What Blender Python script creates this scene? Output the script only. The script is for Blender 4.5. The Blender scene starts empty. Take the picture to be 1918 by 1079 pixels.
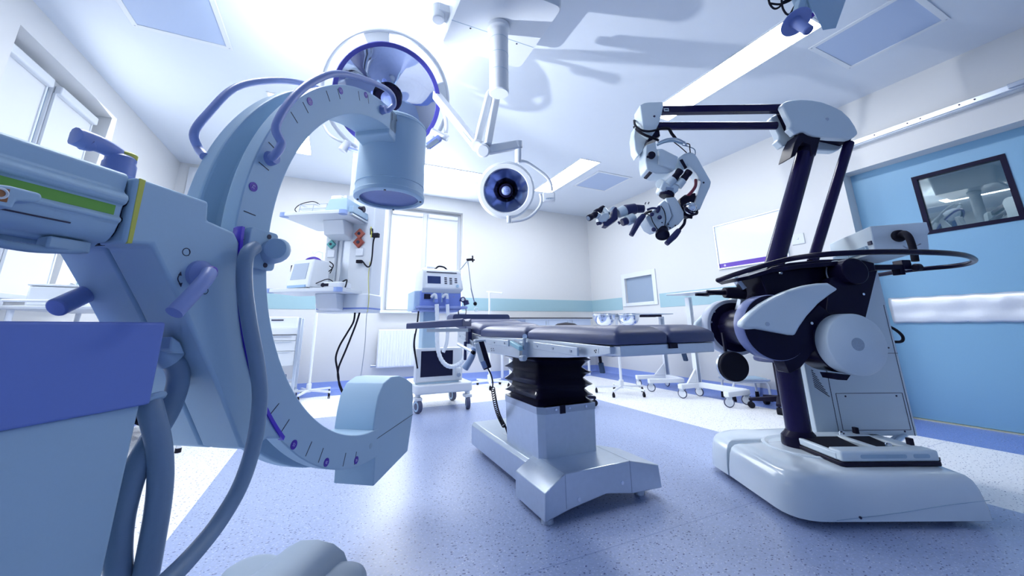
import bpy, bmesh, math, random
from mathutils import Vector, Matrix
random.seed(7)
PI = math.pi
scene = bpy.context.scene
COL = scene.collection

# ---------------------------------------------------------------- camera
W_, H_ = 1918.0, 1079.0
YAW, PITCH, ROLL = 0.431859348, 0.234035519, -0.00994488604
FPX, PX, PY = 696.036519, 948.458061, 445.246919
CAM_H = 0.8
_f = Vector((math.sin(YAW)*math.cos(PITCH), math.cos(YAW)*math.cos(PITCH), math.sin(PITCH)))
_r = Vector((math.cos(YAW), -math.sin(YAW), 0))
_u = _r.cross(_f)
CR = _r*math.cos(ROLL) + _u*math.sin(ROLL)
CU = -_r*math.sin(ROLL) + _u*math.cos(ROLL)
CAM = Vector((0, 0, CAM_H))
cd = bpy.data.cameras.new('camera')
cam = bpy.data.objects.new('camera', cd)
COL.objects.link(cam)
m4 = Matrix.Identity(4)
for i in range(3):
    m4[i][0] = CR[i]; m4[i][1] = CU[i]; m4[i][2] = -_f[i]; m4[i][3] = CAM[i]
cam.matrix_world = m4
cd.sensor_fit = 'HORIZONTAL'; cd.sensor_width = 36
cd.lens = FPX/W_*36
cd.shift_x = (W_/2-PX)/W_
cd.shift_y = (PY-H_/2)/W_
cd.clip_start = 0.02
scene.camera = cam

# ---------------------------------------------------------------- world, exposure, daylight
ROOM_Z, XR, XL, YB, YF = 2.911, 4.45, -1.97, 5.81, -1.3
w = bpy.data.worlds.new('world'); scene.world = w; w.use_nodes = True
bg = w.node_tree.nodes['Background']
bg.inputs[0].default_value = (0.55, 0.72, 1.0, 1); bg.inputs[1].default_value = 1.0
vs = scene.view_settings
scene.display_settings.display_device = 'sRGB'
vs.view_transform = 'Standard'; vs.look = 'None'; vs.gamma = 1; vs.use_curve_mapping = False
vs.exposure = 0.1

def area(name, loc, direction, sx, sy, energy, color=(1, 1, 1), spread=PI):
    d = bpy.data.lights.new(name, 'AREA'); d.shape = 'RECTANGLE'; d.size = sx; d.size_y = sy
    d.energy = energy; d.color = color; d.spread = spread
    o = bpy.data.objects.new(name, d); COL.objects.link(o); o.location = loc
    o.rotation_euler = Vector(direction).to_track_quat('-Z', 'Y').to_euler()
    return o
# daylight that comes through the two windows' blinds
area('daylight_back_window', (1.30, YB+0.02, 1.88), (0, -1, -0.05), 1.2, 1.6, 40, (0.93, 0.97, 1.0))
area('daylight_left_window', (XL-0.02, 3.75, 1.9), (1, 0.1, -0.05), 1.2, 1.6, 14, (0.93, 0.97, 1.0))
# added light with no known lamp, turned up at the ceiling: from behind the big surgical lamp, and a weaker one from behind the x-ray machine
def spot(name, loc, direction, energy, angle, blend=0.35, size=0.03):
    d = bpy.data.lights.new(name, 'SPOT'); d.energy = energy; d.spot_size = math.radians(angle); d.spot_blend = blend
    d.shadow_soft_size = size; d.color = (0.95, 0.98, 1.0)
    o = bpy.data.objects.new(name, d); COL.objects.link(o); o.location = loc
    o.rotation_euler = Vector(direction).to_track_quat('-Z', 'Y').to_euler()
spot('added_uplight_high', (0.02, 2.34, 2.52), (0.1, 0.0, 1), 62, 166, 0.25)
spot('added_uplight_low', (-0.75, 2.35, 1.25), (1.85, -0.05, 1.0), 235, 46, 0.5, 0.02)
# ---------------------------------------------------------------- measuring: photo pixel -> point in the room
def ray(x, y): return _f + CR*((x-PX)/FPX) - CU*((y-PY)/FPX)
def at(x, y, d): return CAM + ray(x, y)*d
def atz(x, y, z):
    d = ray(x, y); return CAM + d*((z-CAM_H)/d.z)
def atX(x, y, X):
    d = ray(x, y); return CAM + d*(X/d.x)
def atY(x, y, Y):
    d = ray(x, y); return CAM + d*(Y/d.y)
class Fr:
    """local frame of a thing: origin on the floor, turned by rz; points of the photo measured on its planes"""
    def __init__(s, loc, rz):
        s.o = Vector(loc); s.rz = rz
        s.ex = Vector((math.cos(rz), math.sin(rz), 0)); s.ey = Vector((-math.sin(rz), math.cos(rz), 0))
    def L(s, P):
        v = Vector(P)-s.o; return Vector((v.dot(s.ex), v.dot(s.ey), v.z))
    def py(s, x, y, off):      # plane local y = off
        d = ray(x, y); return s.L(CAM + d*((s.o+s.ey*off-CAM).dot(s.ey)/d.dot(s.ey)))
    def px(s, x, y, off):      # plane local x = off
        d = ray(x, y); return s.L(CAM + d*((s.o+s.ex*off-CAM).dot(s.ex)/d.dot(s.ex)))
    def pz(s, x, y, z): return s.L(atz(x, y, s.o.z+z))
    def poly(s, pts, off):     # outline in (x, z) measured on plane y = off
        out = []
        for p in pts:
            q = s.py(p[0], p[1], off); out.append((q.x, q.z))
        return out

# ---------------------------------------------------------------- mesh building
def axes(d):
    d = Vector(d).normalized()
    a = Vector((0, 0, 1)) if abs(d.z) < 0.9 else Vector((1, 0, 0))
    x = a.cross(d).normalized(); y = d.cross(x)
    return x, y, d
class M:
    def __init__(s): s.bm = bmesh.new()
    def face(s, vs_):
        try: s.bm.faces.new(vs_)
        except ValueError: pass
    def loft(s, rings, cap=True, closed=True):
        R = [[s.bm.verts.new(p) for p in r] for r in rings]
        n = len(R[0])
        for a, b in zip(R, R[1:]):
            for i in range(n if closed else n-1):
                j = (i+1) % n; s.face((a[i], a[j], b[j], b[i]))
        if cap and closed:
            s.face(R[0][::-1]); s.face(R[-1])
        return s
    def box(s, c, size, rot=None, taper=None):
        hx, hy, hz = size[0]/2, size[1]/2, size[2]/2
        rings = []
        for k, z in enumerate((-hz, hz)):
            t = (1, 1) if (taper is None or k == 0) else taper
            rings.append([Vector((x*t[0], y*t[1], z)) for x, y in ((-hx, -hy), (hx, -hy), (hx, hy), (-hx, hy))])
        c = Vector(c)
        if rot is not None:
            rm = rot if isinstance(rot, Matrix) else Matrix.Rotation(rot[2], 3, 'Z') @ Matrix.Rotation(rot[1], 3, 'Y') @ Matrix.Rotation(rot[0], 3, 'X')
            rings = [[rm @ p for p in r] for r in rings]
        return s.loft([[c+p for p in r] for r in rings])
    def bb(s, a, b):
        a = Vector(a); b = Vector(b)
        return s.box((a+b)/2, [abs(v) for v in (b-a)])
    def cyl(s, p0, p1, r, r1=None, n=24, cap=True):
        p0 = Vector(p0); p1 = Vector(p1); r1 = r if r1 is None else r1
        x, y, d = axes(p1-p0)
        return s.loft([[p+(x*math.cos(2*PI*i/n)+y*math.sin(2*PI*i/n))*q for i in range(n)] for p, q in ((p0, r), (p1, r1))], cap)
    def rod(s, p0, p1, wx, wy, up=(0, 0, 1)):     # rectangular bar
        p0 = Vector(p0); p1 = Vector(p1); d = (p1-p0).normalized(); u = Vector(up)
        x = u.cross(d)
        if x.length < 1e-4: x = Vector((1, 0, 0)).cross(d)
        x.normalize(); y = d.cross(x)
        return s.loft([[p+x*a*wx/2+y*b*wy/2 for a, b in ((-1, -1), (1, -1), (1, 1), (-1, 1))] for p in (p0, p1)])
    def tube(s, pts, r, n=12, res=6, smooth=True, cap=True, closed=False):
        P = [Vector(p) for p in pts]
        if smooth: P = spline(P, res, closed)
        rr = r if callable(r) else (lambda t: r)
        rings = []; prev = None; N = len(P)
        for i, p in enumerate(P):
            d = ((P[(i+1) % N]-P[i-1]) if closed else (P[min(i+1, N-1)]-P[max(i-1, 0)])).normalized()
            if prev is None: x, y, _ = axes(d)
            else:
                x = prev-d*prev.dot(d)
                if x.length < 1e-6: x, y, _ = axes(d)
                x.normalize(); y = d.cross(x)
            prev = x
            q = rr(i/max(1, N-1))
            rings.append([p+(x*math.cos(2*PI*k/n)+y*math.sin(2*PI*k/n))*q for k in range(n)])
        if closed: rings.append(rings[0]); cap = False
        s.loft(rings, cap)
        if closed: bmesh.ops.remove_doubles(s.bm, verts=s.bm.verts, dist=1e-6)
        return s
    def lathe(s, prof, o=(0, 0, 0), d=(0, 0, 1), n=32, cap=True):
        o = Vector(o); x, y, d = axes(d)
        return s.loft([[o+d*h+(x*math.cos(2*PI*k/n)+y*math.sin(2*PI*k/n))*max(r, 1e-4) for k in range(n)] for r, h in prof], cap)
    def prism(s, poly, a, b, f=None):     # (x, z) outline swept along y from a to b; f maps (u, v, t) otherwise
        f = f or (lambda u, v, t: Vector((u, t, v)))
        return s.loft([[f(u, v, t) for u, v in poly] for t in (a, b)])
    def ell(s, c, r, n=20, m=12, rot=None):
        c = Vector(c); rm = rot if rot is not None else Matrix.Identity(3)
        r = (r, r, r) if isinstance(r, (int, float)) else r
        rings = []
        for i in range(m+1):
            a = -PI/2+PI*i/m; q = max(math.cos(a), 1e-3)
            rings.append([c+rm @ Vector((r[0]*q*math.cos(2*PI*k/n), r[1]*q*math.sin(2*PI*k/n), r[2]*math.sin(a))) for k in range(n)])
        return s.loft(rings)
    def arc(s, c, prof, a0, a1, n=72):    # (r, y) profile swept round the local y axis, angle in the xz plane
        c = Vector(c)
        return s.loft([[c+Vector((r*math.cos(a), y, r*math.sin(a))) for r, y in prof] for a in [a0+(a1-a0)*i/n for i in range(n+1)]])
    def torus(s, c, R, r, d=(0, 0, 1), n=40, m=10, a0=0, a1=2*PI):
        x, y, d = axes(d); c = Vector(c); full = abs(a1-a0) > 6.28
        pts = [c+(x*math.cos(a0+(a1-a0)*i/n)+y*math.sin(a0+(a1-a0)*i/n))*R for i in range(n if full else n+1)]
        return s.tube(pts, r, m, smooth=False, closed=full)
    def grid(s, nu, nv, f):
        V = [[s.bm.verts.new(f(i/nu, j/nv)) for j in range(nv+1)] for i in range(nu+1)]
        for i in range(nu):
            for j in range(nv): s.face((V[i][j], V[i+1][j], V[i+1][j+1], V[i][j+1]))
        return s
def spline(P, res=6, closed=False):
    out = []; N = len(P)
    if N < 3 and not closed: return P
    for i in range(N if closed else N-1):
        if closed: a, b, c, d = P[i-1], P[i], P[(i+1) % N], P[(i+2) % N]
        else: a, b, c, d = P[max(i-1, 0)], P[i], P[i+1], P[min(i+2, N-1)]
        for k in range(res):
            t = k/res
            out.append(0.5*((2*b)+(c-a)*t+(2*a-5*b+4*c-d)*t*t+(3*b-a-3*c+d)*t**3))
    if not closed: out.append(P[-1])
    return out
def rrect(w, h, r, n=5):       # rounded rectangle outline centred on 0
    out = []
    for cx, cy, a in ((w/2-r, h/2-r, 0), (-w/2+r, h/2-r, PI/2), (-w/2+r, -h/2+r, PI), (w/2-r, -h/2+r, 1.5*PI)):
        out += [(cx+r*math.cos(a+PI/2*i/n), cy+r*math.sin(a+PI/2*i/n)) for i in range(n+1)]
    return out
def curve2(pts, res=5):        # smooth closed 2d outline
    return [(p.x, p.y) for p in spline([Vector((a, b, 0)) for a, b in pts], res, True)]

def obj(name, m, mat, parent=None, bevel=0, seg=2, ang=35, sub=0, label=None):
    bm = m.bm
    bmesh.ops.recalc_face_normals(bm, faces=bm.faces)
    me = bpy.data.meshes.new(name); bm.to_mesh(me); bm.free()
    for p in me.polygons: p.use_smooth = True
    me.set_sharp_from_angle(angle=math.radians(ang))
    me.materials.append(mat)
    o = bpy.data.objects.new(name, me); COL.objects.link(o)
    if parent is not None: o.parent = parent
    if bevel:
        b = o.modifiers.new('bevel', 'BEVEL'); b.width = bevel; b.segments = seg; b.limit_method = 'ANGLE'; b.angle_limit = math.radians(ang)
        b.harden_normals = False
    if sub:
        b = o.modifiers.new('subdivision', 'SUBSURF'); b.levels = sub; b.render_levels = sub
    if label: o['label'] = label
    return o
def each(name, items, mat, parent, **k):
    """several like parts, each a mesh of its own"""
    return [obj(name, m, mat, parent, **k) for m in items]
def tag(o, label, cat, group=None, kind=None):
    o['label'] = label; o['category'] = cat
    if group: o['group'] = group
    if kind: o['kind'] = kind
    return o
def thing(name, label, cat, loc=(0, 0, 0), rz=0, group=None):
    o = bpy.data.objects.new(name, None); COL.objects.link(o)
    o.location = loc; o.rotation_euler = (0, 0, rz); o.empty_display_size = 0.1
    return tag(o, label, cat, group)
def struct(name, m, mat, bevel=0, parent=None):
    o = obj(name, m, mat, parent, bevel)
    if parent is None: o['kind'] = 'structure'
    return o
def copy_tree(o, parent=None):
    c = o.copy(); COL.objects.link(c); c.parent = parent
    for ch in list(o.children): copy_tree(ch, c)
    return c
def text(name, s, size, f, mat, parent=None, align='CENTER', ext=0.0006):
    """lettering as a thin mesh; f maps flat (x, y, thickness) to the local place"""
    cu = bpy.data.curves.new(name, 'FONT'); cu.body = s; cu.size = size; cu.align_x = align; cu.align_y = 'CENTER'; cu.extrude = ext
    cu.resolution_u = 3
    t = bpy.data.objects.new(name+'_tmp', cu); COL.objects.link(t)
    dg = bpy.context.evaluated_depsgraph_get()
    me = bpy.data.meshes.new_from_object(t.evaluated_get(dg))
    bpy.data.objects.remove(t); bpy.data.curves.remove(cu)
    for v in me.vertices: v.co = f(v.co.x, v.co.y, v.co.z)
    me.name = name; me.materials.clear(); me.materials.append(mat)
    o = bpy.data.objects.new(name, me); COL.objects.link(o)
    if parent is not None: o.parent = parent
    return o

# ---------------------------------------------------------------- materials
def mat(name, col, rough=0.4, metal=0.0, noise=0.04, scale=60, spec=0.5, coat=0, bump=0.0, alpha=None):
    m = bpy.data.materials.new(name); m.use_nodes = True
    nt = m.node_tree; b = nt.nodes['Principled BSDF']
    b.inputs['Roughness'].default_value = rough; b.inputs['Metallic'].default_value = metal
    b.inputs['Specular IOR Level'].default_value = spec
    b.inputs['Coat Weight'].default_value = coat; b.inputs['Coat Roughness'].default_value = 0.15
    tc = nt.nodes.new('ShaderNodeTexCoord'); nz = nt.nodes.new('ShaderNodeTexNoise')
    nz.inputs['Scale'].default_value = scale; nz.inputs['Detail'].default_value = 3
    nt.links.new(tc.outputs['Object'], nz.inputs['Vector'])
    mx = nt.nodes.new('ShaderNodeMixRGB'); mx.blend_type = 'MULTIPLY'; mx.inputs[0].default_value = 1
    mx.inputs[1].default_value = (*col, 1)
    cr = nt.nodes.new('ShaderNodeMapRange'); cr.inputs['To Min'].default_value = 1-noise; cr.inputs['To Max'].default_value = 1+noise
    nt.links.new(nz.outputs['Fac'], cr.inputs['Value']); nt.links.new(cr.outputs[0], mx.inputs[2])
    nt.links.new(mx.outputs[0], b.inputs['Base Color'])
    if bump:
        bp = nt.nodes.new('ShaderNodeBump'); bp.inputs['Strength'].default_value = bump; bp.inputs['Distance'].default_value = 0.002
        nt.links.new(nz.outputs['Fac'], bp.inputs['Height']); nt.links.new(bp.outputs[0], b.inputs['Normal'])
    return m
def emit(name, col, strength):
    m = bpy.data.materials.new(name); m.use_nodes = True; nt = m.node_tree
    b = nt.nodes['Principled BSDF']; b.inputs['Base Color'].default_value = (0.8, 0.8, 0.8, 1)
    b.inputs['Emission Color'].default_value = (*col, 1); b.inputs['Emission Strength'].default_value = strength
    return m
class X: pass
T = X()
T.wall = mat('wall_paint', (0.668, 0.680, 0.695), 0.55, noise=0.01, scale=20)
T.ceil = mat('ceiling_paint', (0.66, 0.72, 0.81), 0.5, noise=0.01, scale=15)
T.white = mat('white_plastic', (0.70, 0.74, 0.80), 0.35, noise=0.01)
T.whitemetal = mat('white_enamel', (0.80, 0.84, 0.91), 0.3, noise=0.01)
T.front = mat('blue_bounce_wall', (0.40, 0.53, 0.74), 0.6, noise=0.02)  # unseen wall, its blue picked to tint the fill light it bounces
T.teal = mat('teal_paint', (0.33, 0.51, 0.58), 0.5, noise=0.02, scale=15)
T.door = mat('teal_door_laminate', (0.20, 0.41, 0.62), 0.42, noise=0.03, scale=120)
T.skirt = mat('blue_vinyl_skirting', (0.26, 0.36, 0.74), 0.4, noise=0.05, scale=90)
T.carm = mat('pale_blue_grey_enamel', (0.42, 0.58, 0.74), 0.5, noise=0.02, scale=250, bump=0.04, spec=0.3)
T.carmd = mat('blue_grey_channel', (0.36, 0.50, 0.64), 0.45, noise=0.02)
T.violet = mat('violet_blue_plastic', (0.20, 0.27, 0.60), 0.42, noise=0.02)
T.handle = mat('periwinkle_tube', (0.25, 0.32, 0.64), 0.4, noise=0.02)
T.purple = mat('deep_purple', (0.06, 0.01, 0.38), 0.4, noise=0.02)
T.bluebox = mat('blue_console_plastic', (0.17, 0.25, 0.66), 0.5, noise=0.02, scale=200)
T.cover = mat('grey_wheel_cover', (0.30, 0.37, 0.46), 0.5, noise=0.02, spec=0.3)
T.hose = mat('blue_grey_hose_rubber', (0.20, 0.29, 0.42), 0.42, noise=0.03)
T.green = mat('green_label', (0.16, 0.42, 0.06), 0.5, noise=0.05)
T.yellow = mat('yellow_stripe', (0.62, 0.60, 0.10), 0.5, noise=0.02)
T.orange = mat('orange_brown_label', (0.36, 0.14, 0.05), 0.5)
T.red = mat('red_connector', (0.62, 0.09, 0.06), 0.4)
T.redcable = mat('dark_red_cable', (0.25, 0.03, 0.06), 0.45)
T.tealplug = mat('teal_connector', (0.10, 0.42, 0.42), 0.4)
T.micro = mat('microscope_enamel', (0.66, 0.76, 0.84), 0.32, noise=0.02, scale=250, bump=0.03)
T.gloss = mat('glossy_white_cover', (0.68, 0.77, 0.86), 0.18, noise=0.01, coat=0.3)
T.black = mat('navy_black_metal', (0.008, 0.007, 0.030), 0.25, noise=0.1, spec=0.12)
T.blackm = mat('black_plastic', (0.010, 0.009, 0.028), 0.45, noise=0.1, spec=0.15)
T.post = mat('navy_black_anodised_tube', (0.012, 0.008, 0.060), 0.22, noise=0.1, spec=0.25)
T.rubber = mat('black_rubber', (0.012, 0.012, 0.022), 0.6, noise=0.1, spec=0.12)
T.grip = mat('dark_blue_grip', (0.030, 0.035, 0.12), 0.4, noise=0.05, spec=0.3)
T.bellow = mat('glossy_black_bellows', (0.006, 0.005, 0.022), 0.14, noise=0.1, spec=0.6)
T.pad = mat('navy_leatherette', (0.030, 0.044, 0.14), 0.40, noise=0.05, scale=300, bump=0.08, spec=0.9)
T.steel = mat('brushed_steel', (0.60, 0.66, 0.74), 0.34, 1.0, noise=0.06, scale=40)
T.steeld = mat('satin_steel', (0.45, 0.50, 0.58), 0.3, 1.0, noise=0.06)
T.chrome = mat('chrome', (0.78, 0.82, 0.9), 0.12, 1.0, noise=0.02)
T.alu = mat('aluminium', (0.70, 0.75, 0.82), 0.35, 0.9, noise=0.03)
T.screen = mat('dark_screen', (0.012, 0.014, 0.045), 0.2, noise=0.02, spec=0.2)
T.screenl = mat('grey_blue_screen', (0.28, 0.36, 0.48), 0.15, noise=0.02)
T.grille = None
T.print = mat('dark_print', (0.02, 0.02, 0.06), 0.5)
T.pale = mat('pale_lettering', (0.55, 0.5, 0.85), 0.5)
T.brass = mat('brass_threshold', (0.62, 0.62, 0.42), 0.3, 0.7)
T.lamp_on = emit('lit_light_panel', (0.95, 0.975, 1.0), 24)
T.wheel = mat('blue_grey_tyre', (0.06, 0.07, 0.14), 0.45)
T.tub = mat('translucent_bowl_steel', (0.75, 0.8, 0.88), 0.15, 1.0)
# ================================================================ ROOM
def floor_mat():
    m = bpy.data.materials.new('speckled_vinyl_floor'); m.use_nodes = True
    nt = m.node_tree; N = nt.nodes; Lk = nt.links; b = N['Principled BSDF']
    tc = N.new('ShaderNodeTexCoord'); sp = N.new('ShaderNodeSeparateXYZ'); Lk.new(tc.outputs['Object'], sp.inputs[0])
    def mth(op, a, b_=None):
        n = N.new('ShaderNodeMath'); n.operation = op
        for i, v in enumerate((a, b_)):
            if v is None: continue
            if isinstance(v, (int, float)): n.inputs[i].default_value = v
            else: Lk.new(v, n.inputs[i])
        return n.outputs[0]
    x, y = sp.outputs['X'], sp.outputs['Y']
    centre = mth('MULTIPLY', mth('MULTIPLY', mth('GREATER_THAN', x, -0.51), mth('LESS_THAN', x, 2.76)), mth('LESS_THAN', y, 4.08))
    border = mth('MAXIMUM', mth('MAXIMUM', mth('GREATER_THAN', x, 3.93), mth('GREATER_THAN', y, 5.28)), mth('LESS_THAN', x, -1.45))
    def mix(fac, a, b_, bt='MIX'):
        n = N.new('ShaderNodeMixRGB'); n.blend_type = bt
        for i, v in enumerate((fac, a, b_)):
            if isinstance(v, tuple): n.inputs[i].default_value = (*v, 1)
            elif isinstance(v, (int, float)): n.inputs[i].default_value = v
            else: Lk.new(v, n.inputs[i])
        return n.outputs[0]
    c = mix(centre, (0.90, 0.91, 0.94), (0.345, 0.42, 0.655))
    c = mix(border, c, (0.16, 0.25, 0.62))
    nz = N.new('ShaderNodeTexNoise'); nz.inputs['Scale'].default_value = 90; nz.inputs['Detail'].default_value = 4; Lk.new(tc.outputs['Object'], nz.inputs['Vector'])
    mr = N.new('ShaderNodeMapRange'); mr.inputs['From Min'].default_value = 0.3; mr.inputs['From Max'].default_value = 0.7
    mr.inputs['To Min'].default_value = 0.88; mr.inputs['To Max'].default_value = 1.1; Lk.new(nz.outputs['Fac'], mr.inputs['Value'])
    c = mix(1.0, c, mr.outputs[0], 'MULTIPLY')
    # chips: dark and light flecks pressed into the vinyl
    def flecks(scale, thr, seed):
        mp = N.new('ShaderNodeMapping'); mp.inputs['Location'].default_value = (seed, seed*2, 0); mp.inputs['Scale'].default_value = (1, 1.5, 1)
        Lk.new(tc.outputs['Object'], mp.inputs[0])
        nn = N.new('ShaderNodeTexNoise'); nn.inputs['Scale'].default_value = 40; Lk.new(mp.outputs[0], nn.inputs['Vector'])
        ad = N.new('ShaderNodeMixRGB'); ad.blend_type = 'ADD'; ad.inputs[0].default_value = 0.02
        Lk.new(mp.outputs[0], ad.inputs[1]); Lk.new(nn.outputs['Color'], ad.inputs[2])
        vo = N.new('ShaderNodeTexVoronoi'); vo.inputs['Scale'].default_value = scale; Lk.new(ad.outputs[0], vo.inputs['Vector'])
        return mth('LESS_THAN', vo.outputs['Distance'], thr), vo.outputs['Color']
    d1, col1 = flecks(56, 0.22, 3.1)
    d2, _ = flecks(70, 0.19, 8.7)
    s1 = N.new('ShaderNodeSeparateColor'); Lk.new(col1, s1.inputs[0])
    d1 = mth('MULTIPLY', d1, mth('GREATER_THAN', s1.outputs[0], 0.35))
    c = mix(mth('MULTIPLY', d2, 0.55), c, (0.85, 0.88, 0.95))
    c = mix(mth('MULTIPLY', d1, 0.95), c, (0.05, 0.06, 0.22))
    # welded seams of the sheets
    seam = mth('LESS_THAN', mth('ABSOLUTE', mth('SUBTRACT', y, 1.3)), 0.0022)
    c = mix(mth('MULTIPLY', seam, 0.5), c, (0.12, 0.16, 0.42))
    Lk.new(c, b.inputs['Base Color'])
    b.inputs['Roughness'].default_value = 0.33; b.inputs['Specular IOR Level'].default_value = 0.7
    return m
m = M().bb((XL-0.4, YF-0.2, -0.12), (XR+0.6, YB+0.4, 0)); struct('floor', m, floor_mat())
struct('ceiling', M().bb((XL-0.4, YF-0.2, ROOM_Z), (XR+0.6, YB+0.4, ROOM_Z+0.12)), T.ceil)
def holed(axis, pos, thick, a0, a1, z0, z1, holes):
    """wall slab with rectangular openings; axis 'x' runs along x at y = pos, axis 'y' runs along y at x = pos"""
    m = M(); cuts = sorted({a0, a1} | {h[0] for h in holes} | {h[1] for h in holes})
    for u, v in zip(cuts, cuts[1:]):
        zs = [(z0, z1)]
        for h in holes:
            if h[0] <= u and h[1] >= v:
                zs = [s for s in ((z0, h[2]), (h[3], z1)) if s[1]-s[0] > 1e-4]
        for p, q in zs:
            if axis == 'x': m.bb((u, pos, p), (v, pos+thick, q))
            else: m.bb((pos, u, p), (pos+thick, v, q))
    bmesh.ops.remove_doubles(m.bm, verts=m.bm.verts, dist=1e-5)
    return m
WB = (0.66, 1.87, 1.043, 2.68)        # back window opening
WL = (3.09, 4.30, 1.04, 2.70)         # left window opening
DR = (0.15, 1.727, 0.0, 2.227)        # sliding door recess
HT = (4.27, 4.875, 1.153, 1.56)       # pass-through window
struct('wall_back', holed('x', YB, 0.3, XL-0.3, XR+0.3, 0, ROOM_Z, [WB]), T.wall)
struct('wall_left', holed('y', XL-0.3, 0.3, YF, YB, 0, ROOM_Z, [WL]), T.wall)
struct('wall_right', holed('y', XR, 0.16, YF, YB, 0, ROOM_Z, [DR, HT]), T.wall)
struct('wall_front', M().bb((XL-0.3, YF-0.2, 0), (XR+0.3, YF, ROOM_Z)), T.front)
# painted dado band, a thin raised strip
Z0, Z1, t = 1.052, 1.256, 0.004
struct('trim_1', M().bb((XL, YB-t, Z0), (WB[0]-0.03, YB, Z1)), T.teal)
struct('trim_2', M().bb((WB[1]+0.0, YB-t, Z0), (XR, YB, Z1)), T.teal)
struct('trim_3', M().bb((XR-t, 4.98, Z0), (XR, YB, Z1)), T.teal)
struct('trim_4', M().bb((XR-t, 1.80, Z0), (XR, 4.17, Z1)), T.teal)
struct('trim_5', M().bb((XL, WL[1]+0.03, Z0), (XL+t, YB, Z1)), T.teal)
struct('trim_6', M().bb((XL, YF, Z0), (XL+t, WL[0]-0.03, Z1)), T.teal)
# coved vinyl skirting
cove = [(0, 0), (0, 0.10), (-0.004, 0.10), (-0.006, 0.03), (-0.014, 0.012), (-0.03, 0.003), (-0.03, 0)]
struct('baseboard_back', M().prism(cove, XL, XR, lambda u, v, t: Vector((t, YB+u, v))), T.skirt)
struct('baseboard_right', M().prism(cove, DR[1]+0.01, YB, lambda u, v, t: Vector((XR+u, t, v))), T.skirt)
struct('baseboard_left', M().prism(cove, YF, YB, lambda u, v, t: Vector((XL-u, t, v))), T.skirt)

# ---- windows
def blind_mat():
    m = bpy.data.materials.new('white_roller_blind'); m.use_nodes = True; nt = m.node_tree
    b = nt.nodes['Principled BSDF']; b.inputs['Base Color'].default_value = (0.66, 0.69, 0.74, 1); b.inputs['Roughness'].default_value = 0.8
    # daylight soaking through the fabric
    b.inputs['Emission Color'].default_value = (0.80, 0.88, 1.0, 1); b.inputs['Emission Strength'].default_value = 0.05
    tc = nt.nodes.new('ShaderNodeTexCoord'); wv = nt.nodes.new('ShaderNodeTexWave'); wv.inputs['Scale'].default_value = 120
    nt.links.new(tc.outputs['Object'], wv.inputs[0])
    bp = nt.nodes.new('ShaderNodeBump'); bp.inputs['Strength'].default_value = 0.05; nt.links.new(wv.outputs[0], bp.inputs['Height']); nt.links.new(bp.outputs[0], b.inputs['Normal'])
    return m
T.blind = blind_mat()
T.glass = mat('window_glass', (0.5, 0.6, 0.7), 0.05); T.glass.node_tree.nodes['Principled BSDF'].inputs['Transmission Weight'].default_value = 0.9
def window(name, P, w, h, mullion, sillname):
    """P maps (along, into the room, up) to the room; origin at the lower corner of the opening on the pane plane"""
    f = M()
    def B(a0, a1, d0, d1, z0, z1, mm):
        mm.loft([[P(a, d, z) for a, d in ((a0, d0), (a1, d0), (a1, d1), (a0, d1))] for z in (z0, z1)])
    for a0, a1, z0, z1 in ((0, 0.05, 0, h), (w-0.05, w, 0, h), (0.05, w-0.05, 0, 0.05), (0.05, w-0.05, h-0.05, h), (mullion-0.035, mullion+0.035, 0.05, h-0.05)):
        B(a0, a1, 0, 0.06, z0, z1, f)
    fo = struct(name, f, T.white, 0.004)
    g = M(); B(0.03, w-0.03, 0.012, 0.018, 0.03, h-0.03, g); obj('pane', g, T.glass, fo)
    for a0, a1 in ((0.05, mullion-0.035), (mullion+0.035, w-0.05)):
        s = M()
        for b0, b1, z0, z1 in ((a0, a0+0.045, 0.05, h-0.05), (a1-0.045, a1, 0.05, h-0.05), (a0+0.045, a1-0.045, 0.05, 0.095), (a0+0.045, a1-0.045, h-0.095, h-0.05)):
            B(b0, b1, 0.062, 0.085, z0, z1, s)
        so = obj('sash', s, T.white, fo, 0.004)
    return fo, B
wf, B = window('window_1', lambda a, d, z: Vector((WB[0]+a, YB+0.20-d, WB[2]+z)), WB[1]-WB[0], WB[3]-WB[2], 0.60, 'sill')
def blind(parent, B, a0, a1, h, drop=0.06):
    s = M(); B(a0, a1, 0.092, 0.096, drop, h-0.11, s); o = obj('roller_blind', s, T.blind, parent)
    s = M(); B(a0-0.012, a1+0.012, 0.088, 0.135, h-0.125, h-0.055, s); obj('blind_cassette', s, T.white, parent, 0.012, 3)
    for a in (a0-0.012, a1-0.002):
        s = M(); B(a, a+0.014, 0.088, 0.104, drop, h-0.12, s); obj('blind_guide', s, T.white, parent)
blind(wf, B, 0.075, 0.545, 1.637, 0.02); blind(wf, B, 0.655, 1.135, 1.637, 0.02)
struct('trim_7', M().bb((WB[0]-0.05, YB-0.07, WB[2]-0.04), (WB[1]+0.05, YB+0.20, WB[2]-0.001)), T.white, 0.006)
wf, B = window('window_2', lambda a, d, z: Vector((XL-0.22+d, WL[0]+a, WL[2]+z)), WL[1]-WL[0], WL[3]-WL[2], 0.60, 'sill')
blind(wf, B, 0.655, 1.135, 1.66, 0.02); blind(wf, B, 0.075, 0.545, 1.66, 0.02)
struct('trim_8', M().bb((XL-0.22, WL[0]-0.05, WL[2]-0.04), (XL+0.07, WL[1]+0.05, WL[2]-0.001)), T.white, 0.006)
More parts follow.
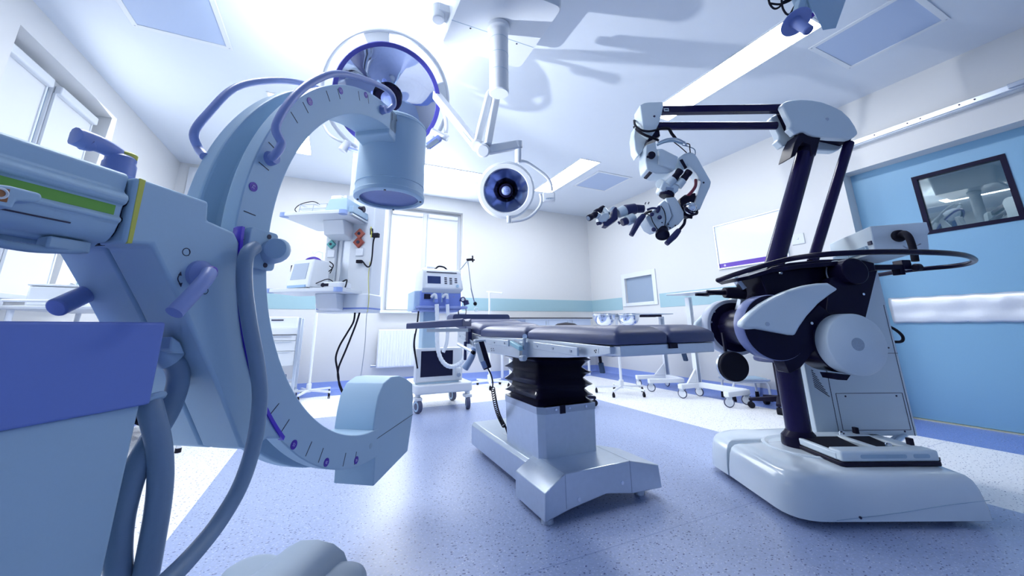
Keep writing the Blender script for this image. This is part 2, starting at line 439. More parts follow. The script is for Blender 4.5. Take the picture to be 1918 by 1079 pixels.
# sky seen by the blinds: closes the openings behind the panes
# ---- pass-through window in the right wall
f = M()
for y0, y1, z0, z1 in ((4.20, HT[0], 1.10, 1.64), (HT[1], 4.955, 1.10, 1.64), (HT[0], HT[1], HT[3], 1.64), (HT[0], HT[1], 1.10, HT[2])):
    f.bb((XR-0.018, y0, z0), (XR, y1, z1))
wo = struct('window_3', f, T.white, 0.004)
obj('pane', M().bb((XR+0.03, HT[0], HT[2]), (XR+0.04, HT[1], HT[3])), T.screenl, wo)
# ---- sliding door
DX = XR+0.15
WY0, WY1, WZ0, WZ1 = 0.79, 1.315, 1.533, 2.058
d = M()
for y0, y1, z0, z1 in ((0.10, WY0, 0.012, 2.30), (WY1, 1.80, 0.012, 2.30), (WY0, WY1, 0.012, WZ0), (WY0, WY1, WZ1, 2.30)):
    d.bb((DX, y0, z0), (DX+0.045, y1, z1))
bmesh.ops.remove_doubles(d.bm, verts=d.bm.verts, dist=1e-5)
door = struct('door_1', d, T.door)
fr = M(); q = 0.032
for y0, y1, z0, z1 in ((WY0, WY0+q, WZ0, WZ1), (WY1-q, WY1, WZ0, WZ1), (WY0+q, WY1-q, WZ0, WZ0+q), (WY0+q, WY1-q, WZ1-q, WZ1)):
    fr.bb((DX-0.006, y0, z0), (DX+0.05, y1, z1))
obj('window_frame', fr, T.black, door)
gl = bpy.data.materials.new('tinted_pane'); gl.use_nodes = True; nt = gl.node_tree
pb = nt.nodes['Principled BSDF']; gs = nt.nodes.new('ShaderNodeBsdfGlossy'); gs.inputs['Roughness'].default_value = 0.01
tr = nt.nodes.new('ShaderNodeBsdfTransparent'); tr.inputs[0].default_value = (0.55, 0.72, 0.74, 1)
mx = nt.nodes.new('ShaderNodeMixShader'); mx.inputs[0].default_value = 0.22
nt.links.new(tr.outputs[0], mx.inputs[1]); nt.links.new(gs.outputs[0], mx.inputs[2]); nt.links.new(mx.outputs[0], nt.nodes['Material Output'].inputs[0])
obj('pane', M().bb((DX+0.012, WY0+q, WZ0+q), (DX+0.018, WY1-q, WZ1-q)), gl, door)
# quilted bumper rail of steel sheet, dented along its edges
def bump_f(a, b):
    y = 0.12+(1.66-0.12)*a; z = 0.797+0.214*b
    e = math.sin(PI*b); d_ = 0.018*e**0.5+0.004*math.sin(b*PI*3+0.6)+0.003*math.sin(y*23+b*4)*e+0.002*math.sin(y*51)*b
    z += 0.004*math.sin(y*37)*(0.5-b)
    return Vector((DX-0.006-d_, y, z))
bm_ = M().grid(60, 16, bump_f)
bo = obj('bumper_rail', bm_, mat('dented_satin_sheet', (0.72, 0.76, 0.84), 0.38, 0.35), door)
so = bo.modifiers.new('solid', 'SOLIDIFY'); so.thickness = 0.006; so.offset = -1
each('bumper_screw', [M().ell((DX-0.016, y, 0.808), 0.007, 8, 6) for y in (0.35, 0.62, 0.94, 1.22, 1.47)], T.chrome, door)
struct('trim_9', M().bb((DX-0.012, 0.15, 0), (DX+0.05, 1.727, 0.010)), T.brass)
# the corridor seen through the door's pane
cor = M().bb((XR+0.35, -1.0, ROOM_Z-0.25), (XR+2.6, 3.2, ROOM_Z-0.15)); struct('trim_10', cor, mat('corridor_paint', (0.45, 0.58, 0.62), 0.6))
struct('trim_11', M().bb((XR+2.6, -1.0, 0), (XR+2.7, 3.2, ROOM_Z-0.15)), T.wall)
struct('trim_12', M().bb((XR+0.25, 3.2, 0), (XR+2.7, 3.3, ROOM_Z-0.15)), T.wall)
struct('trim_13', M().bb((XR+0.25, -1.1, 0), (XR+2.7, -1.0, ROOM_Z-0.15)), T.wall)
o = thing('smoke_detector', 'round white smoke detector on the corridor ceiling seen through the door pane', 'smoke detector', (XR+0.95, 1.10, ROOM_Z-0.25))
obj('housing', M().lathe([(0.058, 0), (0.06, -0.018), (0.045, -0.03), (0.001, -0.034)]), T.white, o)
each('vent_slot', [M().bb((a-0.012, -0.03, -0.037), (a+0.012, -0.012, -0.031)) for a in (-0.02, 0.02)], T.print, o)

# ---- ceiling fittings
def ceiling_light(label, x0, x1, y0, y1, group=None):
    o = thing('ceiling_light', label, 'ceiling light', ((x0+x1)/2, (y0+y1)/2, ROOM_Z), 0, group or 'lit ceiling strips')
    a, b = (x1-x0)/2, (y1-y0)/2; e = 0.014
    f = M()
    for p, q in (((-a-e, -b-e), (-a, b+e)), ((a, -b-e), (a+e, b+e)), ((-a, -b-e), (a, -b)), ((-a, b), (a, b+e))): f.bb((*p, -0.006), (*q, 0))
    obj('frame', f, T.white, o)
    obj('diffuser', M().bb((-a, -b, -0.003), (a, b, 0)), T.lamp_on, o)
LX0, LX1 = 2.757, 3.057
ceiling_light('long lit ceiling strip between the microscope arm and the right ceiling grille', LX0, LX1, 1.10, 2.50)
ceiling_light('lit ceiling strip above the small round lamp, beside the square ceiling grille', LX0, LX1, 3.64, 4.90)
ceiling_light('lit ceiling strip along the back wall, behind the small round lamp', 0.35, 1.81, 4.62, 4.90)
ceiling_light('lit ceiling strip high behind the handles of the curved arm', -0.72, -0.42, 3.64, 4.90)
ceiling_light('lit ceiling strip between the left ceiling grille and the big round lamp', -0.72, -0.42, 1.10, 2.50)
def grille_mat():
    m = mat('perforated_grille', (0.62, 0.70, 0.82), 0.5); nt = m.node_tree; b = nt.nodes['Principled BSDF']
    tc = nt.nodes.new('ShaderNodeTexCoord'); mp = nt.nodes.new('ShaderNodeMapping'); mp.inputs['Rotation'].default_value = (0, 0, PI/4)
    vo = nt.nodes.new('ShaderNodeTexVoronoi'); vo.inputs['Scale'].default_value = 120; vo.inputs['Randomness'].default_value = 0
    nt.links.new(tc.outputs['Object'], mp.inputs[0]); nt.links.new(mp.outputs[0], vo.inputs['Vector'])
    lt = nt.nodes.new('ShaderNodeMath'); lt.operation = 'LESS_THAN'; lt.inputs[1].default_value = 0.40; nt.links.new(vo.outputs['Distance'], lt.inputs[0])
    mx = nt.nodes.new('ShaderNodeMixRGB'); mx.inputs[1].default_value = (0.42, 0.52, 0.72, 1); mx.inputs[2].default_value = (0.05, 0.08, 0.22, 1)
    nt.links.new(lt.outputs[0], mx.inputs[0]); nt.links.new(mx.outputs[0], b.inputs['Base Color'])
    return m
T.grille = grille_mat()
def ceiling_vent(label, x0, x1, y0, y1):
    o = thing('ceiling_grille', label, 'air vent', ((x0+x1)/2, (y0+y1)/2, ROOM_Z), 0, 'ceiling air grilles')
    a, b = (x1-x0)/2, (y1-y0)/2; e = 0.035
    f = M()
    for p, q in (((-a-e, -b-e), (-a, b+e)), ((a, -b-e), (a+e, b+e)), ((-a, -b-e), (a, -b)), ((-a, b), (a, b+e))): f.bb((*p, -0.008), (*q, 0))
    obj('frame', f, T.white, o, 0.002)
    obj('perforated_plate', M().bb((-a, -b, -0.004), (a, b, 0)), T.grille, o)
    each('screw', [M().ell((i*(a+e/2), j*(b+e/2), -0.008), (0.006, 0.006, 0.002), 8, 4) for i in (-1, 1) for j in (-1, 1)], T.steeld, o)
ceiling_vent('perforated square air grille on the ceiling above the left window', -1.44, -0.92, 2.57, 3.09)
ceiling_vent('perforated air grille on the ceiling right of the long lit strip', 3.26, 3.79, 0.72, 1.245)
ceiling_vent('small far square air grille on the ceiling above the microscope eyepieces', 3.25, 3.80, 3.90, 4.46)
# curtain-type rail on the right wall above the door
o = thing('door_track', 'grey sliding door track on the wall above the teal door', 'rail', (XR, 1.0, 2.44))
obj('rail', M().bb((-0.06, -0.9, 0), (0, 0.62, 0.02)).bb((-0.085, -0.9, 0.006), (-0.06, 0.62, 0.05)), T.alu, o, 0.003)
each('screw', [M().cyl((-0.086, y, 0.03), (-0.090, y, 0.03), 0.006, n=8) for y in (-0.5, -0.42, -0.2, -0.12, 0.1, 0.18, 0.4)], T.print, o)
s = M().bb((-0.105, -0.46, 0.015), (-0.086, -0.36, 0.05)); obj('roller_hanger', s, T.steeld, o, 0.004)
# ---- things on the walls
o = thing('whiteboard', 'white wall board with a violet lower strip behind the microscope posts', 'whiteboard', (XR, 2.73, 1.476))
f = M()
for y0, y1, z0, z1 in ((-0.415, -0.40, 0, 0.57), (0.40, 0.415, 0, 0.57), (-0.40, 0.40, 0, 0.015), (-0.40, 0.40, 0.555, 0.57)): f.bb((-0.025, y0, z0), (0, y1, z1))
obj('frame', f, T.alu, o, 0.002)
obj('board', M().bb((-0.014, -0.40, 0.015), (0, 0.40, 0.555)), mat('gloss_white_board', (0.84, 0.87, 0.93), 0.12), o)
obj('violet_strip', M().bb((-0.016, -0.40, 0.016), (-0.0141, 0.40, 0.07)), mat('violet_strip', (0.10, 0.03, 0.42), 0.35), o)
s = M().cyl((-0.0161, 0.33, 0.043), (-0.0168, 0.33, 0.043), 0.014, n=12); obj('emblem', s, T.pale, o)
o = tag(obj('wall_plate', M().bb((XR-0.012, 2.15, 1.62), (XR, 2.27, 1.73)).cyl((XR-0.012, 2.21, 1.68), (XR-0.017, 2.21, 1.68), 0.012, n=12), T.white, bevel=0.003), 'small white square plate on the wall right of the whiteboard', 'socket')
o = thing('radiator', 'white ribbed panel radiator under the back window', 'radiator', (1.0, YB-0.09, 0.25))
def rad(a, b):
    x = -0.38+0.76*a; return Vector((x, -0.045-0.006*(1 if math.sin(a*2*PI*19) > 0 else -1), 0.02+0.48*b))
g = M().grid(152, 1, rad); obj('front_panel', g, T.whitemetal, o, ang=60)
obj('body', M().bb((-0.385, -0.036, 0.0), (0.385, 0.036, 0.52)), T.whitemetal, o, 0.008)
obj('valve', M().cyl((-0.385, 0, 0.03), (-0.44, 0, 0.03), 0.012).cyl((-0.43, 0, 0.03), (-0.46, 0, 0.03), 0.018).cyl((-0.41, 0, 0.03), (-0.41, 0.09, 0.03), 0.009), T.steeld, o)
o = tag(obj('wall_frame', M().bb((-1.86, YB-0.02, 2.13), (-1.44, YB, 2.86)).bb((-1.82, YB-0.022, 2.17), (-1.48, YB-0.02, 2.82)), T.white, bevel=0.004), 'white framed panel high on the back wall left of the curved arm', 'panel')
# ================================================================ C-ARM X-RAY MACHINE
FC = Fr((0.1822, 1.5531, 0), math.radians(54.808)); CZ = 1.032
xr = thing('x_ray_machine', 'large pale blue C-shaped x-ray machine standing in the left foreground', 'x-ray machine', FC.o, FC.rz)
RI, RO, WN = 0.595, 0.691, 0.16
rad_ = math.radians
prof = [(RI, 0), (RO, 0), (RO, 0.040), (RO-0.004, 0.044), (0.642, 0.050), (0.636, 0.056), (0.636, 0.104), (0.642, 0.110), (RO-0.004, 0.116), (RO, 0.120), (RO, WN), (RI, WN)]
obj('c_shaped_arm', M().arc((0, 0, CZ), prof, rad_(88), rad_(272), 96), T.carm, xr, 0.004, 2)
# rails in the groove, with their screws
for a in range(100, 265, 24):
    q = Vector((0.664*math.cos(rad_(a)), 0.1205, CZ+0.664*math.sin(rad_(a))))
    obj('rail_screw', M().cyl(q, q+Vector((0, -0.004, 0)), 0.007, n=10), T.print, xr)
# scale: fine marks and numbered badges on the near face
def polar(x, y, off=0):
    q = FC.py(x, y, off); return math.degrees(math.atan2(q.z-CZ, q.x)) % 360
def mark(a, r0, r1):
    s = M()
    d = Vector((math.cos(rad_(a)), 0, math.sin(rad_(a)))); n = Vector((-d.z, 0, d.x))*0.0009
    o_ = Vector((0, 0, CZ)); p0 = o_+d*r0; p1 = o_+d*r1
    s.loft([[p0-n+Vector((0, y, 0)), p0+n+Vector((0, y, 0)), p1+n+Vector((0, y, 0)), p1-n+Vector((0, y, 0))] for y in (-0.0009, 0.001)])
    obj('scale_mark', s, T.print, xr)
BA = [(474, 350, '75'), (580, 190, '45'), (638, 170, '30'), (685, 178, '15'), (452, 632, '120'), (550, 833, '15'), (611, 866, '30'), (667, 862, '45')]
a0 = polar(474, 350)
for k in range(-6, 24):
    a = a0-5.6*k
    if 93 < a < 186 and k % 3: mark(a, 0.645, 0.678)
b0 = polar(550, 833)
for k in range(-8, 10):
    a = b0+5.6*k
    if 205 < a < 268 and k % 3: mark(a, 0.645, 0.682)
for k in (1, 2): mark(190+k*6, 0.65, 0.68)
for x, y, tx in BA:
    a = polar(x, y); q = FC.py(x, y, 0); r = math.hypot(q.x, q.z-CZ)
    s = M().cyl((q.x, -0.0016, q.z), (q.x, 0.001, q.z), 0.0115, n=20)
    bo = obj('angle_badge', s, T.purple, xr)
    d = Vector((math.cos(rad_(a)), 0, math.sin(rad_(a)))); t_ = Vector((d.z, 0, -d.x))
    c = Vector((q.x, -0.0018, q.z))
    text('numeral', tx, 0.011, lambda u, v, h, c=c, d=d, t_=t_: c+t_*u+d*v+Vector((0, -h, 0)), T.pale, bo, ext=0.0003)
# violet trim between carriage and arm
obj('violet_trim', M().arc((0, 0, CZ), [(0.6965, -0.031), (0.706, -0.0335), (0.706, -0.02), (0.6965, -0.001)], rad_(181), rad_(224.5), 40), mat('violet_trim_paint', (0.06, 0.02, 0.55), 0.35), xr)
# carriage (yoke) that guides the arm: two half shells
yk = FC.poly([(256, 331), (392, 378), (390, 413), (440, 435)], -0.03)
arcp = [(0.703*math.cos(rad_(a)), CZ+0.703*math.sin(rad_(a))) for a in (184, 190, 196, 202, 208, 214, 220, 224.5)]
yk2 = FC.poly([(500, 822), (472, 843), (452, 838), (400, 705), (338, 567), (285, 459), (231, 456)], -0.03)
out = yk+arcp+yk2
obj('carriage_shell', M().prism(out, -0.03, 0.070), T.carm, xr, 0.006, 3)
out2 = [(x*0.998-0.002, z) for x, z in out]
obj('carriage_shell', M().prism(out2, 0.073, 0.185), T.carm, xr, 0.006, 3)
# yellow line round the neck
nk = FC.poly([(262, 334), (273, 338), (247, 456), (238, 456)], -0.03)
obj('yellow_stripe', M().prism(nk, -0.0308, 0.1858), T.yellow, xr, 0.0005, 1)
# horizontal travel arm
z_ = lambda v: CZ+v
XA = FC.py(246, 340, -0.020).x
ap = [(0.15, 0.024), (-0.012, 0.024), (-0.020, 0.018), (-0.0185, -0.008), (-0.022, -0.012), (-0.029, -0.017), (-0.032, -0.023), (-0.029, -0.031), (-0.022, -0.034), (-0.021, -0.052), (-0.026, -0.055), (-0.027, -0.060), (-0.022, -0.064), (-0.018, -0.078), (-0.012, -0.088), (-0.004, -0.094), (0.012, -0.096), (0.018, -0.102), (0.15, -0.102)]
fx = lambda u, v, t: Vector((t, u, CZ+v))
obj('travel_arm', M().prism(ap, -1.75, XA-0.004, fx), T.carm, xr, 0.003, 2)
obj('arm_joint', M().prism([(u*0.92+0.006, v*0.9-0.003) for u, v in ap], XA-0.02, XA+0.012, fx), T.blackm, xr)
obj('green_label', M().bb((-1.09, -0.0222, CZ-0.0515), (XA-0.014, -0.020, CZ-0.0345)), T.green, xr)
obj('guide_groove', M().bb((-1.75, -0.0195, CZ-0.0785), (XA-0.06, -0.012, CZ-0.0765)), T.print, xr)
obj('underside_rail', M().bb((-1.7, 0.03, CZ-0.108), (XA-0.06, 0.05, CZ-0.100)), T.carmd, xr)
q0 = FC.pz(200, 452, CZ-0.107)
obj('cable_lug', M().bb((XA-0.07, -0.004, CZ-0.116), (XA-0.02, 0.02, CZ-0.098)), T.carmd, xr, 0.003)
lv = M().tube([(XA-0.12, 0.03, CZ-0.112), (XA-0.08, 0.01, CZ-0.118), (XA-0.03, 0.0, CZ-0.112)], 0.006); obj('release_lever', lv, T.carmd, xr)
# clip with an orange label on the side of the travel arm
p = FC.py(36, 352, -0.05)
br = [FC.py(a, b, -0.05) for a, b in ((-60, 338), (20, 348), (76, 362), (80, 372), (70, 380), (30, 376), (22, 392), (-60, 372))]
br = [(q.x, q.z) for q in br]
obj('side_clip', M().prism(br, -0.052, -0.022), T.carm, xr, 0.004, 3)
lab = FC.poly([(-20, 349), (18, 355), (12, 379), (-20, 373)], -0.0525)
lo = obj('orange_label', M().prism(lab, -0.0535, -0.050), T.orange, xr)
q = FC.py(0, 362, -0.0535); obj('white_dot', M().torus((q.x, -0.0537, q.z), 0.006, 0.0016, (0, 1, 0), 20, 6), T.white, lo)
# brake lever on top of the travel arm
b = FC.py(222, 318, 0.05); bx = b.x
obj('lever_hub', M().lathe([(0.028, CZ+0.020), (0.029, CZ+0.034), (0.023, CZ+0.037), (0.023, CZ+0.058), (0.021, CZ+0.061), (0.021, CZ+0.070), (0.017, CZ+0.074)], (bx, 0.05, 0)), T.violet, xr)
lo = FC.py(150, 266, 0.05)
obj('brake_lever', M().tube([(bx+0.004, 0.05, CZ+0.072), (bx-0.03, 0.05, CZ+0.080), (bx-0.065, 0.05, CZ+0.079), (lo.x+0.01, 0.05, lo.z+0.004), (lo.x, 0.05, lo.z-0.001)], lambda t: 0.011+0.0045*math.sin(PI*min(1, t*0.95))), T.violet, xr)
obj('yellow_cap', M().lathe([(0.0155, CZ+0.073), (0.016, CZ+0.080), (0.012, CZ+0.083), (0.001, CZ+0.084)], (bx+0.006, 0.05, 0)), T.yellow, xr)
# brake lever on the near face of the carriage
k = FC.py(372, 513, -0.03)
obj('lever_knob', M().lathe([(0.026, 0.0), (0.025, 0.010), (0.018, 0.017), (0.011, 0.022), (0.010, 0.036)], (k.x, -0.028, k.z), (0, -1, 0)), T.handle, xr)
e0 = FC.py(392, 510, -0.062); e1 = FC.py(326, 586, -0.078)
obj('brake_lever', M().tube([e0, e0.lerp(e1, 0.2)+Vector((0, -0.006, 0.001)), e0.lerp(e1, 0.6)+Vector((0, -0.004, 0.0)), e1], lambda t: 0.0125+0.001*t, 16), T.handle, xr)
obj('violet_tip', M().ell(e0+Vector((0.003, 0, 0.002)), (0.010, 0.0115, 0.0105), 14, 10), T.purple, xr)
# far-side brake lever
g0 = FC.py(205, 530, 0.19); g1 = FC.py(104, 577, 0.16)
obj('brake_lever', M().cyl(g0, g1, 0.017, n=20), T.handle, xr, 0.003)
# printed symbols
sy = []
for x, y, r in ((349, 472, 0.007), (384, 545, 0.006)):
    q = FC.py(x, y, -0.03); sy.append(M().torus((q.x, -0.0302, q.z), r, 0.0008, (0, 1, 0), 20, 4))
q = FC.py(343, 472, -0.03); sy.append(M().torus((q.x+0.003, -0.0302, q.z), 0.009, 0.0008, (0, 1, 0), 10, 4, PI*0.75, PI*1.2))
q = FC.py(337, 523, -0.03); am = M().tube([(q.x-0.002, -0.0302, q.z+0.010), (q.x-0.004, -0.0302, q.z), (q.x+0.003, -0.0302, q.z-0.010)], 0.0009, 5)
am.cyl((q.x-0.002, -0.0302, q.z+0.007), (q.x-0.001, -0.0302, q.z+0.014), 0.0032, 0.0002, 6).cyl((q.x+0.002, -0.0302, q.z-0.007), (q.x+0.0045, -0.0302, q.z-0.014), 0.0032, 0.0002, 6)
sy.append(am); each('printed_symbol', sy, T.print, xr)
# image intensifier drum at the upper end
DXc, DYc, DR_ = 0.132, 0.08, 0.152
dp = [(0.148, 1.372), (0.156, 1.376), (0.157, 1.392), (0.153, 1.396), (0.152, 1.40), (0.152, 1.43), (0.1545, 1.432), (0.152, 1.434), (0.152, 1.725), (0.1545, 1.727), (0.152, 1.729), (0.150, 1.742), (0.138, 1.754), (0.10, 1.760), (0.001, 1.762)]
obj('intensifier_drum', M().lathe([(0.131, 1.390), (0.131, 1.372), (0.148, 1.372)]+dp[1:], (DXc, DYc, 0), n=56, cap=False), T.carm, xr, ang=28)
obj('drum_window', M().cyl((DXc, DYc, 1.384), (DXc, DYc, 1.3845), 0.132, n=48), mat('dark_blue_film', (0.10, 0.14, 0.34), 0.12), xr)
each('rim_screw', [M().cyl((DXc+0.14*math.cos(rad_(a)), DYc+0.14*math.sin(rad_(a)), 1.368), (DXc+0.14*math.cos(rad_(a)), DYc+0.14*math.sin(rad_(a)), 1.374), 0.005, n=10) for a in (20, 110, 200, 290)], T.print, xr)
nb = M().prism([(-0.06, 1.60), (0.02, 1.585), (0.06, 1.60), (0.06, 1.735), (-0.06, 1.726)], 0.0, WN); obj('drum_bracket', nb, T.carm, xr, 0.008, 3)
obj('drum_bolt', M().cyl((0.005, -0.003, 1.70), (0.005, 0.003, 1.70), 0.006, n=12), T.steeld, xr)
# bent tube handles
def P3(l): return [FC.py(a, b_, o_) for a, b_, o_ in l]
obj('handle', M().tube(P3([(505, 296, 0.002), (515, 290, -0.03), (527, 268, -0.035), (517, 236, -0.035), (549, 183, -0.035), (592, 150, -0.035), (636, 138, -0.035), (690, 151, -0.035), (730, 172, -0.035), (738, 194, -0.033), (728, 206, -0.02), (716, 206, 0.002)]), 0.0105, 12), T.handle, xr)
each('handle_foot', [M().cyl(FC.py(x, y, 0.0), FC.py(x, y, 0.0)+Vector((0, -0.018, 0)), 0.019, 0.015) for x, y in ((505, 297), (715, 206))], T.violet, xr)
obj('handle', M().tube(P3([(383, 293, 0.158), (372, 278, 0.19), (364, 248, 0.195), (392, 210, 0.195), (438, 166, 0.195), (495, 152, 0.195), (555, 154, 0.195), (610, 172, 0.195), (640, 200, 0.158)]), 0.0105, 12), T.handle, xr)
obj('handle', M().tube([(0.0, 0.165, 1.70), (0.0, 0.20, 1.745), (0.04, 0.22, 1.775), (0.13, 0.215, 1.782), (0.20, 0.17, 1.775), (0.25, 0.10, 1.765), (0.262, 0.06, 1.75), (0.255, 0.05, 1.735)], 0.0105, 12), T.handle, xr)
# x-ray tube housing at the lower end
bxp = FC.poly([(700, 803), (704, 770), (709, 742), (719, 718), (733, 706), (748, 704), (760, 708), (773, 719), (774, 775), (764, 845), (700, 911), (703, 850)], 0)
obj('tube_housing', M().prism(bxp, 0.001, WN-0.001), T.carm, xr, 0.003, 2, ang=30)
sm = FC.poly([(706, 822), (774, 776)], 0); q0, q1 = sm
obj('housing_seam', M().rod((q0[0], 0.0005, q0[1]), (q1[0], 0.0005, q1[1]), 0.0015, 0.0015), T.print, xr)
q = FC.py(700, 832, 0); obj('cover_plug', M().cyl((q.x-0.02, -0.001, q.z), (q.x-0.02, 0.002, q.z), 0.009, n=20), T.carmd, xr)
q = FC.py(706, 790, 0)
each('housing_screw', [M().ell((q.x-0.003, y, q.z), 0.006, 10, 6) for y in (0.03, 0.13)], T.steel, xr)
# socket plate and looping cable on the near face
pc = FC.py(482, 468, 0); 
pl_ = M().prism([(pc.x+u, pc.z+v) for u, v in rrect(0.082, 0.094, 0.010)], -0.016, 0.001); obj('socket_plate', pl_, T.carm, xr, 0.002)
each('plate_screw', [M().cyl((pc.x+0.012, -0.0175, pc.z+dz), (pc.x+0.012, -0.014, pc.z+dz), 0.006, n=12) for dz in (0.034, -0.036)], T.print, xr)
ks = pc+Vector((0.014, -0.016, -0.003))
obj('cable_socket', M().tube([ks+Vector((0.008, 0, 0)), ks+Vector((0.004, -0.022, 0.001)), ks+Vector((-0.012, -0.040, 0.002)), ks+Vector((-0.030, -0.048, 0.0))], lambda t: 0.030-0.006*t, 18), T.carm, xr)
cb = P3([(478, 463, -0.060), (464, 474, -0.064), (458, 500, -0.066), (459, 545, -0.066), (468, 610, -0.066), (481, 680, -0.068), (487, 745, -0.07), (477, 825, -0.07), (452, 905, -0.075), (412, 975, -0.08), (360, 1040, -0.09), (300, 1100, -0.10), (240, 1150, -0.11)])
obj('cable', M().tube(cb, 0.0148, 14), T.hose, xr)
# blue console and pedestal
BX1 = FC.py(305, 640, -0.03).x; bz1 = FC.py(200, 603, -0.03).z; bz0 = FC.py(283, 757, -0.03).z
obj('console_box', M().bb((BX1-0.62, -0.03, bz0), (BX1, 0.22, bz1)), T.bluebox, xr, 0.004, 3)
cx1 = FC.py(262, 770, -0.02).x
obj('pedestal', M().loft([[Vector((x, y, z)) for x, y in ((cx1-0.55, -0.02), (cx1-0.5*0.17, -0.024), (cx1+dx, -0.018), (cx1+dx, 0.21), (cx1-0.55, 0.21))] for z, dx in ((0.10, -0.01), (bz0+0.002, 0.0))]), T.carm, xr, 0.004)
obj('travel_column', M().bb((-1.62, 0.0, bz1-0.05), (-1.30, 0.15, CZ-0.09)), T.carm, xr, 0.01)
# hoses from carriage and console
ha = P3([(316, 671, 0.035), (330, 686, 0.03), (334, 715, 0.03), (318, 765, 0.03), (285, 822, 0.02), (254, 880, 0.02), (232, 950, 0.02), (222, 1010, 0.02), (222, 1070, 0.02), (235, 1120, 0.02)])
obj('hose', M().tube(ha, 0.0185, 14), T.hose, xr)
q = P3([(309, 661, 0.035), (321, 672, 0.034)])
obj('hose_collar', M().tube([q[0]+Vector((0, 0, 0.012)), q[0], q[1]], lambda t: 0.024 if t > 0.5 else 0.020, 16, smooth=False), T.carm, xr)
cl = P3([(306, 630, 0.02), (322, 640, 0.02), (331, 662, 0.02), (312, 662, 0.02), (302, 655, 0.02)])
obj('hose_clamp', M().prism([(a.x, a.z) for a in cl], 0.0, 0.05), T.carm, xr, 0.003)
hb = P3([(276, 745, 0.012), (284, 775, 0.0), (297, 830, -0.006), (301, 890, -0.008), (296, 950, -0.01), (286, 1010, -0.01), (275, 1070, -0.01), (262, 1130, -0.01)])
obj('hose', M().tube(hb, 0.0185, 14), T.hose, xr)
obj('hose_collar', M().torus(hb[0].lerp(hb[1], 0.15), 0.020, 0.006, hb[1]-hb[0], 24, 8), T.carm, xr)
# floor frame: leg cover with wheel covers
FZ = 0.0
obj('floor_leg', M().prism(rrect(0.20, 0.105, 0.03), -1.25, -0.30, lambda u, v, t: Vector((t, 0.13+u, 0.075+v))), T.carm, xr, 0.004)
def dome(cx, cy, rx, ry, h, n=40):
    pr_ = [(1.0, 0.02), (1.0, h*0.68), (0.985, h*0.78), (0.93, h*0.88), (0.78, h*0.96), (0.5, h), (0.001, h*1.01)]
    return M().loft([[Vector((cx+rx*k_*math.cos(2*PI*i/n), cy+ry*k_*math.sin(2*PI*i/n), z)) for i in range(n)] for k_, z in pr_])
obj('leg_cover', M().prism([(-0.115, 0.02), (-0.115, 0.07), (-0.10, 0.095), (-0.06, 0.115), (0, 0.122), (0.06, 0.115), (0.10, 0.095), (0.115, 0.07), (0.115, 0.02)], -0.55, -0.085, lambda u, v, t: Vector((t, 0.135+u, v))), T.cover, xr, 0.008, 3)
obj('wheel_cover', dome(-0.185, 0.285, 0.085, 0.085, 0.085), T.cover, xr)
obj('wheel_cover', dome(-0.175, 0.0, 0.085, 0.085, 0.085), T.cover, xr)
each('caster_wheel', [M().cyl((x, y-0.02, 0.032), (x, y+0.02, 0.032), 0.032, n=24) for x, y in ((-0.18, 0.285), (-0.18, 0.0), (-1.1, 0.06), (-1.1, 0.2))], T.wheel, xr)
obj('pedestal_foot', M().bb((-1.5, -0.03, 0.05), (cx1-0.02, 0.23, 0.11)), T.carm, xr, 0.01)
# ================================================================ SURGICAL MICROSCOPE
FM = Fr((2.252, 1.287, 0), math.radians(-25.2))
sm = thing('surgical_microscope', 'white and black floor-standing surgical microscope with its long arm reaching left', 'microscope', FM.o, FM.rz)
Q = lambda x, y, o=0.0: FM.py(x, y, o)
def PP(pts, o=0.0): return FM.poly(pts, o)
# floor base: two moulded covers with a seam
def rounded(pts, r, n=6):
    out = []
    N = len(pts)
    for i in range(N):
        p = Vector((*pts[i][:2], 0)); a = Vector((*pts[i-1][:2], 0)); b = Vector((*pts[(i+1) % N][:2], 0)); rr = pts[i][2] if len(pts[i]) > 2 else r
        da = (a-p).normalized()*rr; db = (b-p).normalized()*rr
        for k in range(n+1):
            t = k/n; out.append((p+da)*(1-t)**2+p*2*t*(1-t)+(p+db)*t*t)
    return out
def cover(outline, levels, r):
    """levels: (z, inset) ; outline in plan, counter-clockwise"""
    cx = sum(p[0] for p in outline)/len(outline); cy = sum(p[1] for p in outline)/len(outline)
    rings = []
    for z, ins in levels:
        ring = []
        for p in rounded(outline, r):
            v = Vector((p.x-cx, p.y-cy, 0)); L = v.length; ring.append(Vector((cx+v.x*(1-ins/L), cy+v.y*(1-ins/L), z)))
        rings.append(ring)
    return M().loft(rings)
lev = [(0.028, 0.004), (0.030, 0.0), (0.075, 0.003), (0.135, 0.014), (0.165, 0.026), (0.180, 0.042), (0.187, 0.062), (0.190, 0.11)]
obj('base_cover', cover([(-0.358, -0.41, 0.13), (0.425, -0.41, 0.02), (0.50, 0.22, 0.03), (-0.352, 0.07, 0.004)], lev, 0.03), T.gloss, sm, ang=50)
obj('base_cover', cover([(-0.356, 0.074, 0.004), (0.497, 0.224, 0.02), (0.40, 0.36, 0.06), (-0.20, 0.36, 0.10), (-0.36, 0.25, 0.06)], lev, 0.03), T.gloss, sm, ang=50)
obj('skirt_line', M().tube([Vector((-0.20, -0.4105, 0.035)), Vector((0.05, -0.410, 0.060)), Vector((0.25, -0.408, 0.085)), Vector((0.43, -0.404, 0.100))], 0.0012, 6), T.carmd, sm)
obj('base_screw', M().cyl((-0.105, -0.414, 0.045), (-0.105, -0.402, 0.045), 0.005, n=10), T.print, sm)
